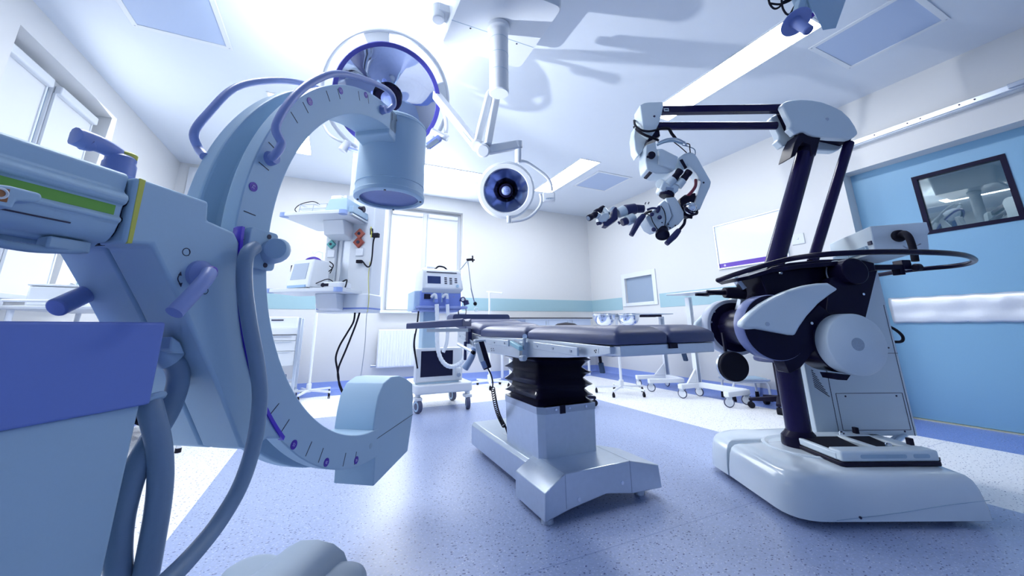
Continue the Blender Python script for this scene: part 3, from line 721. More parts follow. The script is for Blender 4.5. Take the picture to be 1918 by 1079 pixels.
each('caster', [M().cyl((x, y-0.02, 0.03), (x, y+0.02, 0.03), 0.03, n=20) for x, y in ((-0.25, -0.25), (0.33, -0.30), (0.33, 0.15), (-0.25, 0.22))], T.rubber, sm)
obj('base_ring', M().lathe([(0.20, 0.186), (0.20, 0.193), (0.185, 0.197), (0.17, 0.190), (0.165, 0.188)], (0.02, -0.02, 0), n=56), T.gloss, sm)
# lower column
obj('column_foot', M().lathe([(0.082, 0.185), (0.084, 0.20), (0.080, 0.235), (0.066, 0.250), (0.058, 0.262)], n=40), T.black, sm)
obj('lower_column', M().cyl((0, 0, 0.25), (0, 0, 1.08), 0.056, n=40), T.post, sm)
# foot control lying on the base
ft = X(); FT = thing('foot_control', 'white foot control pedal block with dark treads on the microscope base', 'foot pedal', FM.o+FM.ex*0.165+FM.ey*-0.14+Vector((0, 0, 0.1905)), FM.rz)
obj('base_plate', M().prism(rrect(0.44, 0.34, 0.02), 0.0, 0.018, lambda u, v, t: Vector((u, v, t))), T.blackm, FT, 0.004)
obj('housing', M().bb((-0.212, -0.165, 0.018), (0.212, -0.095, 0.062)).bb((-0.212, 0.085, 0.018), (0.212, 0.165, 0.056)).bb((-0.215, -0.14, 0.018), (-0.190, 0.14, 0.050)).bb((0.150, -0.12, 0.018), (0.215, 0.12, 0.056)).bb((-0.01, -0.12, 0.018), (0.022, 0.12, 0.058)), T.micro, FT, 0.008, 3)
for x0, x1 in ((-0.186, -0.014), (0.026, 0.146)):
    t_ = M(); n = 10
    t_.loft([[Vector((x, y, z+h)) for x, h in ((x0, 0), (x1, 0), (x1, 0.012), (x0, 0.012))] for y, z in [(-0.10+0.19*k/n, 0.026+0.016*(k/n)**1.5) for k in range(n+1)]])
    obj('pedal_tread', t_, T.rubber, FT)
each('front_slot', [M().prism(rrect(w_, 0.016, 0.007), 0, 0.006, lambda u, v, t, c=c: Vector((c+u, -0.1665+t, 0.040+v))) for c, w_ in ((-0.03, 0.20), (0.135, 0.07))], T.carmd, FT)
each('button', [M().lathe([(0.013, 0.055), (0.013, 0.066), (0.009, 0.071), (0.001, 0.072)], (x, y, 0), n=18) for x, y in ((0.075, -0.085), (0.035, 0.115))], T.chrome, FT)
each('stop_block', [M().bb((x-0.009, y-0.012, 0.05), (x+0.009, y+0.012, 0.085)) for x, y in ((0.12, 0.13), (0.20, -0.06))], T.blackm, FT, bevel=0.003)
obj('side_tip', M().prism([(0.215, -0.16), (0.25, -0.13), (0.215, -0.11)], 0.012, 0.024, lambda u, v, t: Vector((u, v, t))), T.blackm, FT)
# control cabinet behind the column
CB = PP([(1497, 600), (1530, 811), (1721, 823), (1690, 600), (1648, 495)], 0.10)
zb, zt = 0.203, 1.135; ux0, ux1 = 0.168, 0.705
obj('cabinet', M().bb((ux0, 0.10, zb), (ux1, 0.34, zt)), T.micro, sm, 0.004)
s = []
def line(u0, z0, u1, z1, w_=0.0022): return M().rod((u0, 0.0995, z0), (u1, 0.0995, z1), w_, w_)
s = [line(0.285, zb, 0.285, zt), line(0.31, zb+0.03, 0.31, 0.42), line(0.31, 0.42, 0.675, 0.42), line(0.675, 0.42, 0.675, zb+0.03), line(0.675, zb+0.03, 0.31, zb+0.03), line(0.285, 0.63, ux1, 0.63), line(0.69, zb, 0.69, 0.9)]
each('panel_joint', s, T.print, sm)
def louvre(u, z, n, L):
    m = M()
    for k in range(n):
        l_ = L*(k+1)/n
        m.rod((u, 0.0992, z-0.011*k), (u+l_*0.85, 0.0992, z-0.011*k-l_*0.62), 0.0045, 0.003)
    return m
each('louvre', [louvre(0.20, 0.545, 9, 0.085), louvre(0.61, 0.79, 6, 0.05), louvre(0.20, 0.90, 8, 0.07)], T.print, sm)
each('panel_screw', [M().cyl((u, 0.0985, z), (u, 0.1, z), 0.005, n=8) for u, z in ((0.36, 0.225), (0.64, 0.225), (0.36, 0.405), (0.64, 0.405), (0.66, 0.66))], T.print, sm)
obj('strut', M().cyl((0.66, 0.12, 0.205), (0.44, -0.02, 0.188), 0.012).cyl((0.62, 0.12, 0.205), (0.425, 0.0, 0.188), 0.008).bb((0.40, -0.03, 0.183), (0.46, 0.02, 0.20)), T.steel, sm)
obj('cabinet_cable', M().tube([(0.705, 0.2, 0.80), (0.75, 0.19, 0.79), (0.80, 0.18, 0.76), (0.835, 0.18, 0.72), (0.82, 0.18, 0.69), (0.76, 0.19, 0.69), (0.705, 0.2, 0.70)], 0.008), T.rubber, sm)
# turning head of the stand: black side plates, drums and white fins
bd = PP([(1424, 516), (1446, 500), (1480, 492), (1540, 486), (1600, 484), (1638, 492), (1642, 512), (1616, 600), (1570, 628), (1510, 634), (1470, 610), (1440, 560)], -0.08)
obj('carriage_body', M().prism(bd, -0.08, 0.12), T.black, sm, 0.006)
tp = PP([(1400, 517), (1440, 504), (1500, 495), (1560, 490), (1600, 490), (1600, 496), (1500, 503), (1440, 512), (1410, 522)], -0.14)
obj('top_plate', M().prism(tp, -0.15, 0.16), T.black, sm, 0.003)
pl2 = PP([(1556, 520), (1644, 506), (1618, 612), (1590, 640), (1540, 640)], -0.16)
obj('side_plate', M().prism(pl2, -0.16, -0.10), T.black, sm, 0.004)
pv = Q(1600, 508, -0.19)
obj('pivot', M().cyl((pv.x, -0.20, pv.z), (pv.x, -0.09, pv.z), 0.068, n=40), T.black, sm, 0.006)
obj('pivot_ring', M().torus((pv.x, -0.10, pv.z), 0.069, 0.004, (0, 1, 0), 40, 8), T.steeld, sm)
# big counterweight drum
dr = Q(1607, 645, -0.27); R = 0.143
obj('counterweight_drum', M().lathe([(0.001, 0.0), (R-0.006, 0.0), (R, 0.006), (R+0.001, 0.07), (R-0.002, 0.078)], (dr.x, -0.27, dr.z), (0, 1, 0), 64), T.micro, sm, ang=50)
obj('drum_emblem', M().cyl((dr.x, -0.2712, dr.z), (dr.x, -0.269, dr.z), 0.030, n=32), mat('embossed_grey_disc', (0.34, 0.42, 0.52), 0.5, noise=0.25, scale=150), sm)
obj('drum_hub', M().cyl((dr.x-0.01, -0.195, dr.z), (dr.x-0.01, -0.05, dr.z), R*0.98, n=48), T.black, sm, 0.004)
obj('drum_bracket', M().prism(PP([(1560, 700), (1590, 702), (1583, 712), (1566, 711)], -0.2), -0.21, -0.12), T.black, sm)
# front fin with dark drum behind
ax = Q(1453, 613, -0.215); RD = 0.16
obj('brake_drum', M().lathe([(0.001, 0.0), (RD-0.004, 0.0), (RD, 0.004), (RD, 0.08), (RD-0.01, 0.085)], (ax.x, -0.215, ax.z), (0, 1, 0), 56), mat('blue_grey_drum', (0.16, 0.20, 0.42), 0.35), sm, ang=50)
obj('drum_face', M().cyl((ax.x, -0.2185, ax.z), (ax.x, -0.214, ax.z), RD-0.004, n=56), T.black, sm)
def fin(pts, o, th, nm):
    return obj(nm, M().prism(curve2(PP(pts, o), 1), o, o+th), T.micro, sm, 0.012, 3, ang=40)
FP = [(1389, 612), (1391, 602), (1408, 585), (1428, 569), (1450, 556.5), (1473, 546), (1493, 539), (1513, 533.5), (1532, 530.5), (1552, 529.6), (1572, 541.5), (1556, 552), (1534, 569), (1513, 592), (1499, 612), (1490, 629), (1420, 616), (1404, 617)]
fin(FP, -0.262, 0.05, 'white_fin')
obj('fin_bolt', M().cyl(Q(1438, 607, -0.264), Q(1438, 607, -0.264)+Vector((0, 0.006, 0)), 0.010, n=14), T.steeld, sm)
obj('arm_link', M().prism(PP([(1488, 612), (1512, 590), (1535, 570), (1560, 590), (1540, 640), (1500, 690), (1480, 700), (1466, 668), (1485, 650)], -0.19), -0.19, -0.10), T.black, sm, 0.006)
each('link_bolt', [M().cyl(Q(x, y, -0.20), Q(x, y, -0.20)+Vector((0, 0.014, 0)), r, n=14) for x, y, r in ((1507.5, 617.5, 0.011), (1521, 605.5, 0.007), (1464, 511.5, 0.006), (1618, 551, 0.006))], T.chrome, sm)
# far drum and fin
af = (ax.x+0.0, 0.13, ax.z)
obj('brake_drum', M().lathe([(0.001, 0.0), (RD-0.004, 0.0), (RD, 0.004), (RD, 0.08), (RD-0.01, 0.085)], af, (0, 1, 0), 56), mat('grey_drum_rim', (0.45, 0.50, 0.62), 0.35), sm, ang=50)
obj('drum_face', M().cyl((af[0], 0.1265, af[2]), (af[0], 0.131, af[2]), RD-0.02, n=56), T.black, sm)
dx_, dz_ = Q(1389, 612, -0.262).x, Q(1389, 612, -0.262).z
fp2 = [(x, z) for x, z in PP(FP, -0.262)]
obj('white_fin', M().prism(fp2, 0.20, 0.24), T.micro, sm, 0.012, 3, ang=40)
each('drum_screw', [M().cyl((af[0]+u, 0.124, af[2]+z), (af[0]+u, 0.129, af[2]+z), 0.006, n=10) for u, z in ((-0.11, 0.09), (-0.135, 0.03), (-0.05, 0.05))], T.steel, sm)
# grey links between the drums
for pts, o in (([(1388, 548), (1396, 546), (1380, 628), (1366, 630)], 0.06), ([(1432, 530), (1441, 528), (1428, 575), (1420, 577)], -0.02), ([(1372, 520), (1378, 518), (1396, 540), (1388, 544)], 0.02)):
    obj('link_bar', M().prism(PP(pts, o), o-0.02, o+0.02), T.steeld, sm, 0.003)
obj('spacer_shaft', M().cyl((ax.x, -0.14, ax.z), (ax.x, 0.14, ax.z), 0.10, n=40), T.black, sm)
hd = Q(1376, 548, 0.05)
obj('clamp_knob', M().cyl((hd.x-0.06, 0.05, hd.z), (hd.x+0.05, 0.05, hd.z-0.004), 0.030, 0.036, 24).cyl((hd.x-0.16, 0.05, hd.z+0.006), (hd.x-0.06, 0.05, hd.z), 0.010, 0.014), T.blackm, sm, 0.003)
# foot disc hanging on a stem
dc = Q(1377, 687, -0.02)
obj('round_pad', M().lathe([(0.001, 0.0), (0.072, 0.0), (0.076, 0.004), (0.077, 0.022)], (dc.x, -0.02, dc.z), (0, 1, 0), 48), T.rubber, sm)
obj('pad_back', M().lathe([(0.079, 0.0), (0.079, 0.016), (0.06, 0.02)], (dc.x-0.002, 0.002, dc.z), (0, 1, 0), 40), T.steeld, sm)
st = Q(1357, 655, 0.02)
obj('pad_stem', M().rod((st.x, 0.015, st.z+0.09), (st.x+0.003, 0.015, dc.z), 0.014, 0.012), T.blackm, sm)
# hoop handle round the turning head
hp = [Q(1345, 525, -0.08), Q(1380, 513, -0.2), Q(1430, 498, -0.32), FM.pz(1480, 485, 1.10), FM.pz(1540, 477, 1.10), FM.pz(1600, 473.5, 1.10), FM.pz(1650, 472, 1.10), FM.pz(1700, 472, 1.10), FM.pz(1760, 473.5, 1.10), FM.pz(1800, 477, 1.10), FM.pz(1819, 482, 1.10), FM.pz(1825, 488, 1.10), FM.pz(1812, 494, 1.10), FM.pz(1780, 499, 1.10), FM.pz(1730, 503.5, 1.10), FM.pz(1690, 508, 1.10), FM.pz(1645, 515, 1.10)]
obj('hoop_handle', M().tube(hp, 0.0125, 12), T.black, sm)
obj('hoop_tip', M().ell(hp[0], 0.013, 12, 8), T.blackm, sm)
c1 = Q(1640, 503, 0.15); c2 = Q(1690, 502, 0.10)
obj('hoop_bracket', M().rod(Q(1620, 502, 0.05), Q(1700, 501, 0.05), 0.05, 0.03).box(Q(1690, 497, 0.05), (0.05, 0.06, 0.055)).box(Q(1683, 509, 0.05), (0.03, 0.05, 0.04)), T.black, sm, 0.004)
ck = Q(1718, 501, 0.0)
obj('hoop_clamp', M().lathe([(0.016, -0.02), (0.022, -0.012), (0.022, 0.012), (0.016, 0.02)], ck, (1, 0.1, 0), 18), T.blackm, sm)
# two leaning posts
p0, p1 = Q(1449, 500), Q(1514, 268)
obj('main_post', M().cyl(p0, p1, 0.0475, n=40), T.post, sm)
p2, p3 = Q(1522, 490), Q(1590, 268)
obj('link_post', M().cyl(p2, p3, 0.027, n=28), T.post, sm)
obj('post_fork', M().prism(PP([(1480, 296), (1488, 268), (1497, 250), (1512, 247), (1537, 256), (1527, 288), (1520, 292), (1517, 272), (1503, 266), (1496, 274), (1489, 292)], -0.055), -0.06, 0.05), T.blackm, sm, 0.004)
obj('post_collar', M().cyl(p1.lerp(p0, 0.02), p1.lerp(p0, 0.10), 0.052, n=32), T.black, sm, 0.003)
# elbow with near and far shells
EL = [(1465, 198), (1467, 193), (1473, 189.5), (1485, 187), (1501, 186), (1520, 187), (1539, 190.5), (1558, 197.5), (1577, 207), (1592, 221), (1602, 236), (1607, 247), (1607, 251), (1600, 257), (1592, 259.5), (1560, 258), (1526, 254.5), (1516, 251.5), (1507, 246.5), (1501, 246.5), (1493, 249.5), (1489, 252), (1484, 246), (1477, 240), (1481, 237), (1481, 230)]
obj('elbow_shell', M().prism(PP(EL, -0.075), -0.075, -0.03), T.micro, sm, 0.008, 3)
obj('elbow_shell', M().prism([(x+0.01, z-0.02) for x, z in PP(EL, -0.075)], 0.045, 0.10), T.micro, sm, 0.008, 3)
obj('elbow_core', M().prism(PP([(1462, 203), (1475, 200), (1560, 225), (1592, 250), (1585, 268), (1560, 262), (1500, 250), (1479, 240)], 0), -0.035, 0.05), T.black, sm, 0.004)
each('shell_bolt', [M().cyl(Q(1549, 223.5, -0.078), Q(1549, 223.5, -0.074), 0.010, n=14)], T.steeld, sm)
# parallel arms reaching left
a0, a1 = Q(1236, 207.5), Q(1476, 204)
obj('upper_arm', M().rod(a0, a1, 0.042, 0.046), T.post, sm, 0.003)
lo_ = Q(1248, 205.5, -0.0225); obj('arm_label', M().rod(lo_+Vector((-0.016, 0, 0)), lo_+Vector((0.016, 0, 0)), 0.002, 0.022), T.white, sm)
obj('label_mark', M().rod(lo_+Vector((-0.009, -0.0012, 0)), lo_+Vector((0.009, -0.0012, 0)), 0.002, 0.007), T.print, sm)
b0, b1 = Q(1228, 236.5, 0.03), Q(1453, 235.5, 0.03)
obj('lower_arm', M().cyl(b0, b1, 0.0255, n=28), T.post, sm)
# wrist: white wedge shells
WD = [(1198.5, 196.5), (1207, 192.5), (1216, 191), (1242, 190.5), (1243, 198), (1240, 212.5), (1235, 230), (1228, 245), (1220.5, 256), (1211, 250), (1204.5, 244)]
obj('wrist_shell', M().prism(PP(WD, -0.06), -0.06, 0.055), T.micro, sm, 0.006, 3)
WL2 = [(1190, 236), (1196, 243), (1207, 250), (1214, 258), (1210, 268), (1203, 284), (1196, 291), (1190, 280), (1187, 255)]
obj('wrist_shell', M().prism(PP(WL2, -0.01), -0.01, 0.08), T.micro, sm, 0.006, 3)
obj('shell_bolt', M().cyl(Q(1225.5, 218, -0.063), Q(1225.5, 218, -0.059), 0.007, n=12), T.print, sm)
obj('wrist_core', M().prism(PP([(1228, 244), (1231, 262), (1215, 270), (1206, 274), (1212, 262), (1218, 256)], 0), -0.05, 0.05), T.black, sm, 0.003)
# cables looping round the wrist
def cable(nm, pts, r, mt, o=-0.07):
    return obj(nm, M().tube([Q(p[0], p[1], p[2] if len(p) > 2 else o) for p in pts], r, 8), mt, sm)
cable('cable', [(1228, 244, -0.075), (1214, 246, -0.08), (1199, 243, -0.07), (1190, 235, -0.03), (1188, 226, 0.05)], 0.007, T.rubber)
cable('cable', [(1188, 238, 0.03), (1196, 246, -0.04), (1208, 253, -0.07), (1222, 258, -0.07), (1233, 263, -0.05)], 0.008, T.rubber)
cable('cable', [(1230, 244, -0.05), (1240, 240.5, -0.06), (1252, 241, -0.06), (1258, 250, -0.05), (1265, 259, -0.03)], 0.009, T.rubber)
cable('cable', [(1232, 268, -0.06), (1248, 261, -0.07), (1266, 260, -0.07), (1280, 265, -0.06), (1286, 273, -0.05)], 0.006, T.steeld)
cable('cable', [(1230, 272, -0.06), (1245, 266, -0.08), (1262, 264, -0.08), (1278, 269, -0.06)], 0.008, T.carmd)
cable('cable', [(1262, 266, -0.07), (1275, 276, -0.07), (1286, 286, -0.06)], 0.003, T.rubber)
cable('cable', [(1280, 268, -0.05), (1291, 270, -0.05), (1292, 278, -0.05), (1293, 286, -0.05)], 0.003, T.rubber)
cable('cable', [(1278, 272, -0.05), (1296, 277, -0.04), (1302, 283, -0.04), (1301, 294, -0.03)], 0.003, T.hose)
# carrier block
CR_ = [(1210, 271.5), (1228, 265), (1230.5, 279), (1239, 278), (1270, 293), (1268, 306), (1263, 319), (1250, 325), (1229, 325), (1212, 317), (1209, 300)]
obj('carrier_block', M().prism(PP(CR_, -0.06), -0.06, 0.06), T.micro, sm, 0.005)
obj('carrier_side', M().prism(PP([(1233, 281), (1240, 279), (1270, 294), (1268, 306), (1263, 318.5), (1234, 307)], -0.075), -0.078, -0.055), T.micro, sm, 0.004)
obj('carrier_foot', M().prism(PP([(1211, 318), (1216, 318), (1231, 323), (1226, 326), (1217, 324)], -0.04), -0.05, 0.05), T.blackm, sm)
kq = Q(1221, 290, -0.085)
obj('knob', M().lathe([(0.001, 0), (0.020, 0), (0.022, 0.005), (0.022, 0.018), (0.012, 0.024)], (kq.x, -0.09, kq.z), (0, 1, 0), 24).rod((kq.x-0.03, -0.08, kq.z-0.010), (kq.x, -0.08, kq.z-0.012), 0.008, 0.010), T.blackm, sm)
# elbowed carrier arm
CA = [(1269, 297), (1279, 290), (1290, 286.5), (1297, 289), (1303, 295), (1316, 318), (1328, 339), (1329.5, 343), (1328, 351), (1318, 373), (1309, 394), (1299, 392), (1297, 389), (1311, 343), (1303, 328), (1286, 309), (1277, 322), (1270, 310)]
obj('carrier_arm', M().prism(PP(CA, -0.03), -0.045, 0.03), T.micro, sm, 0.004)
obj('arm_slot', M().prism(PP([(1273, 300), (1278, 298), (1287, 314), (1283, 317)], -0.047), -0.049, -0.04), T.blackm, sm)
obj('arm_bolt', M().cyl(Q(1318, 342, -0.047), Q(1318, 342, -0.047)+Vector((0, 0.006, 0)), 0.006, n=10), T.print, sm)
cable('red_cable', [(1303, 337, -0.02), (1303, 347, -0.04), (1299, 355, -0.05), (1293, 362, -0.05), (1288, 367, -0.05)], 0.009, T.redcable)
# main binocular tube
def eyepiece(pa, pb, r, nm='eyepiece', parent=None):
    d = (pb-pa)
    m = M().lathe([(r*0.72, 0), (r*0.95, 0.002), (r, 0.006), (r, d.length*0.35), (r*0.9, d.length*0.4), (r*0.9, d.length*0.62), (r*0.98, d.length*0.66), (r*0.98, d.length)], pa, d, 24)
    o = obj(nm, m, T.blackm, parent or sm)
    obj('lens', M().cyl(pa-d.normalized()*-0.001, pa-d.normalized()*0.0012, r*0.68, n=20), T.screenl, o)
    return o
eyepiece(Q(1275, 318, -0.08), Q(1262, 336, -0.06), 0.021)
eyepiece(Q(1292, 320, -0.08), Q(1279, 337, -0.06), 0.021)
obj('binocular_barrel', M().cyl(Q(1262, 335, -0.06), Q(1250, 347, -0.05), 0.024, 0.026, 24), T.micro, sm, 0.003)
obj('binocular_barrel', M().cyl(Q(1279, 337, -0.06), Q(1269, 349, -0.05), 0.024, 0.026, 24), T.micro, sm, 0.003)
obj('binocular_body', M().prism(PP([(1237, 353), (1241, 341), (1247, 338), (1262, 345), (1272, 348), (1270, 358), (1264, 363), (1240, 358)], -0.06), -0.065, 0.02), T.micro, sm, 0.006)
obj('body_seam', M().prism(PP([(1248, 350), (1262, 352), (1261, 360), (1247, 357)], -0.068), -0.069, -0.06), T.steeld, sm)
obj('mount_ring', M().cyl(Q(1250, 361, -0.03), Q(1248, 369, -0.03), 0.042, n=32), T.black, sm, 0.003)
obj('side_disc', M().cyl(Q(1239, 345, -0.03)+Vector((-0.015, -0.01, 0)), Q(1239, 345, -0.03)+Vector((0.01, 0.01, 0)), 0.028, n=28), T.micro, sm, 0.004)
# optics head
OB = [(1234, 385), (1245, 374.5), (1252, 381), (1259, 404), (1254, 414), (1246, 424), (1237, 429), (1231, 431), (1219, 424), (1209, 407)]
obj('optics_head', M().prism(PP(OB, -0.07), -0.07, 0.05), T.micro, sm, 0.006, 3)
OB2 = [(1245, 372), (1262, 370), (1268, 378), (1279, 398), (1279, 410), (1270, 421), (1254, 431), (1247, 425), (1258, 405), (1251, 386)]
obj('optics_side', M().prism(PP(OB2, -0.045), -0.06, 0.06), T.micro, sm, 0.005)
ol, oh = Q(1241, 441, -0.07), Q(1239, 427, -0.03)
obj('objective_lens', M().lathe([(0.030, -0.004), (0.038, 0), (0.038, 0.010), (0.034, 0.016), (0.034, 0.05)], ol, oh-ol, 32, cap=False), T.blackm, sm)
obj('front_lens', M().cyl(ol, ol+(oh-ol).normalized()*0.004, 0.031, n=28), T.screen, sm)
each('round_knob', [M().ell(Q(x, y, -0.09), 0.0125, 14, 10) for x, y in ((1221, 401.5), (1235.5, 407), (1224.5, 430))], T.grip, sm)
cable('thin_cable', [(1238, 386, -0.075), (1244, 395, -0.08), (1247, 410, -0.08), (1245, 424, -0.075)], 0.0025, T.rubber)
cable('thin_cable', [(1208, 400, -0.05), (1218, 404, -0.08), (1223, 416, -0.085), (1232, 430, -0.08)], 0.0025, T.rubber)
cable('black_lever', [(1212, 393, -0.07), (1222, 390, -0.085), (1232, 391, -0.085)], 0.007, T.grip)
obj('lever_head', M().ell(Q(1233, 392, -0.085), (0.012, 0.010, 0.024), 14, 10, Matrix.Rotation(0.4, 3, 'Y')), T.grip, sm)
bj = Q(1293, 390, -0.06)
obj('ball_joint', M().ell(bj, 0.036, 24, 16), T.chrome, sm)
obj('joint_ring', M().torus(bj+Vector((-0.002, -0.008, -0.008)), 0.041, 0.0065, (0.3, -0.8, 0.45), 32, 8), T.black, sm)
cable('joint_cable', [(1275, 380, -0.08), (1276, 372, -0.085), (1284, 368, -0.09), (1295, 369, -0.09)], 0.004, T.rubber)
obj('joint_housing', M().prism(PP([(1274, 372), (1281, 366), (1301, 362), (1304, 378), (1308, 392), (1300, 404), (1290, 408), (1280, 404), (1274, 394)], -0.02), -0.03, 0.02), T.blackm, sm, 0.004)
obj('joint_lever', M().rod(Q(1287, 406, -0.05), Q(1297, 408, -0.06), 0.012, 0.014), T.blackm, sm, 0.003)
each('lens_pin', [M().ell(Q(x, y, -0.07), 0.0045, 8, 6) for x, y in ((1240, 417), (1252, 420), (1265, 422.5), (1255, 427))], T.print, sm)
# steering grips
def grip(pa, pb, pc, o):
    a, b, c = Q(*pa, o), Q(*pb, o), Q(*pc, o)
    g = M().tube([a, a.lerp(b, 0.5), b, b.lerp(c, 0.35), c], lambda t: 0.0135+0.004*math.sin(PI*t), 12)
    o_ = obj('steering_grip', g, T.grip, sm)
    return o_
grip((1206, 403), (1196, 415), (1182, 441), -0.09); grip((1272, 431), (1263, 442), (1248, 457), -0.08)
obj('grip_arm', M().tube([Q(1206, 403, -0.09), Q(1212, 398, -0.06), Q(1220, 396, -0.04)], 0.008), T.blackm, sm)
obj('grip_arm', M().tube([Q(1273, 430, -0.08), Q(1281, 420, -0.06), Q(1283, 412, -0.04)], 0.008), T.blackm, sm)
# side binocular for the assistant
obj('swivel_tube', M().cyl(Q(1206, 391, -0.03), Q(1190, 391, -0.03), 0.024, 0.026, 24).cyl(Q(1190, 391, -0.03), Q(1170, 394, -0.04), 0.032, 0.032, 24), T.grip, sm, 0.004)
obj('swivel_ring', M().cyl(Q(1169.5, 394.5, -0.04), Q(1157, 400, -0.05), 0.033, 0.028, 28), T.micro, sm, 0.003)
obj('prism_house', M().prism(PP([(1146, 395), (1151, 389), (1154, 390), (1156, 412), (1137, 425.5), (1129, 424), (1128, 417), (1143, 409)], -0.06), -0.08, -0.02), T.grip, sm, 0.004)
obj('prism_cap', M().prism(PP([(1142, 391), (1148, 388), (1152, 389), (1147, 397)], -0.05), -0.07, -0.01), T.micro, sm, 0.003)
obj('eyepiece_block', M().prism(PP([(1117, 411), (1128, 401), (1138, 400), (1141, 408), (1134, 417), (1121, 418)], -0.06), -0.085, -0.03), T.micro, sm, 0.006)
eyepiece(Q(1102, 409, -0.10), Q(1117, 401, -0.07), 0.0185); eyepiece(Q(1115, 399, -0.04), Q(1131, 390, -0.02), 0.0185)
obj('eyepiece_barrel', M().cyl(Q(1116, 402, -0.07), Q(1130, 410, -0.06), 0.019, n=20).cyl(Q(1129, 391, -0.02), Q(1138, 402, -0.04), 0.019, n=20), T.micro, sm)
each('focus_knob', [M().cyl(Q(1119, 419, -0.08), Q(1125, 418, -0.07), 0.010, n=14), M().cyl(Q(1158, 415, -0.06), Q(1161, 420, -0.06), 0.006, n=10)], T.grip, sm)
obj('camera_body', M().cyl(Q(1187, 408, -0.05), Q(1174, 414, -0.06), 0.030, n=24), T.micro, sm, 0.004)
obj('camera_lens', M().cyl(Q(1174, 414, -0.06), Q(1165, 417, -0.065), 0.022, n=24), T.grip, sm, 0.003)
each('tip_pin', [M().rod(Q(x, y, -0.03), Q(x+1.5, y-4, -0.03), 0.005, 0.005) for x, y in ((1208, 383), (1214, 382.5))], T.print, sm)
# equipment unit with vents on top of the cabinet
A_ = atz(1553, 457, 1.27); B_ = atz(1628.5, 424, 1.27)
d_ = (B_-A_); rz_ = math.atan2(d_.y, d_.x); Lb = d_.length
un = thing('light_source_unit', 'white vented box unit standing on top of the microscope cabinet', 'equipment', A_-Vector((0, 0, 0.135)), rz_)
Lu, Du, Hu = Lb, 0.22, 0.135
obj('case', M().loft([[Vector((x, y, z)) for x, y in ((-0.0+i_, -0.0+i_*0.4), (Lu-i_, i_*0.4), (Lu-i_, Du-i_), (i_, Du-i_))] for z, i_ in ((0.0, 0.012), (0.075, 0.006), (0.085, 0.0), (0.135, 0.0))]), T.micro, un, 0.004)
each('vent_slot', [M().box((0.03+0.013*k, -0.0005+0.0, 0.03), (0.005, 0.012, 0.034), (0, -0.35, 0)) for k in range(int((Lu-0.07)/0.013))], T.carmd, un)
obj('socket', M().box((Lu-0.03, 0.003, 0.055), (0.03, 0.012, 0.018)), T.print, un)
ci = Vector((Lu+0.001, 0.10, 0.075))
obj('cable_gland', M().cyl(ci, ci+Vector((0.022, 0, 0)), 0.030, 0.026, 24), T.rubber, un, 0.003)
obj('power_cable', M().tube([ci+Vector((0.02, 0, 0)), ci+Vector((0.06, -0.005, 0.0)), ci+Vector((0.095, -0.012, -0.03)), ci+Vector((0.105, -0.015, -0.09)), ci+Vector((0.108, -0.02, -0.14))], 0.014), T.rubber, un)
obj('grey_lead', M().tube([ci+Vector((0.0, 0.01, -0.05)), ci+Vector((0.05, 0.0, -0.07)), ci+Vector((0.10, 0.02, -0.06))], 0.003), T.steeld, un)
# ================================================================ OPERATING TABLE
FT_ = Fr((1.144, 1.90, 0), 0)
ot = thing('operating_table', 'operating table with navy pads, black bellows and steel base in the middle', 'operating table', FT_.o, 0)
L_ = lambda X_, Y_, Z_: Vector((X_-1.144, Y_-1.90, Z_))
# steel base: tail under the head end, cross bar at the front with sloping ends
obj('base_tail', M().prism([(-0.22, 0.035), (-0.22, 0.150), (-0.205, 0.168), (0.205, 0.168), (0.22, 0.150), (0.22, 0.035)], -0.22, 0.70), T.steel, ot, 0.004)
bar = [(0.862, 0.018), (0.866, 0.125), (0.965, 0.182), (1.325, 0.182), (1.50, 0.140), (1.51, 0.040), (1.33, 0.045), (1.18, 0.070), (0.99, 0.045)]
obj('base_bar', M().prism([(x-1.144, z) for x, z in bar], 1.52-1.90, 1.80-1.90), T.steel, ot, 0.004)
each('bar_seam', [M().bb(L_(x-0.001, 1.5185, 0.05), L_(x+0.001, 1.8, 0.1825)) for x in (0.967, 1.324)], T.steeld, ot)
each('bar_bolt', [M().cyl(L_(x, 1.521, z), L_(x, 1.515, z), 0.008, n=14) for x, z in ((1.03, 0.075), (1.27, 0.10))], T.chrome, ot)
each('levelling_foot', [M().cyl(L_(x, y, 0), L_(x, y, 0.045), 0.028, 0.022, 20) for x, y in ((0.895, 1.56), (1.44, 1.60), (0.98, 2.50), (1.30, 2.50))], T.steeld, ot)
obj('base_label', M().bb(L_(1.00, 2.18, 0.168), L_(1.09, 2.26, 0.1695)), T.white, ot)
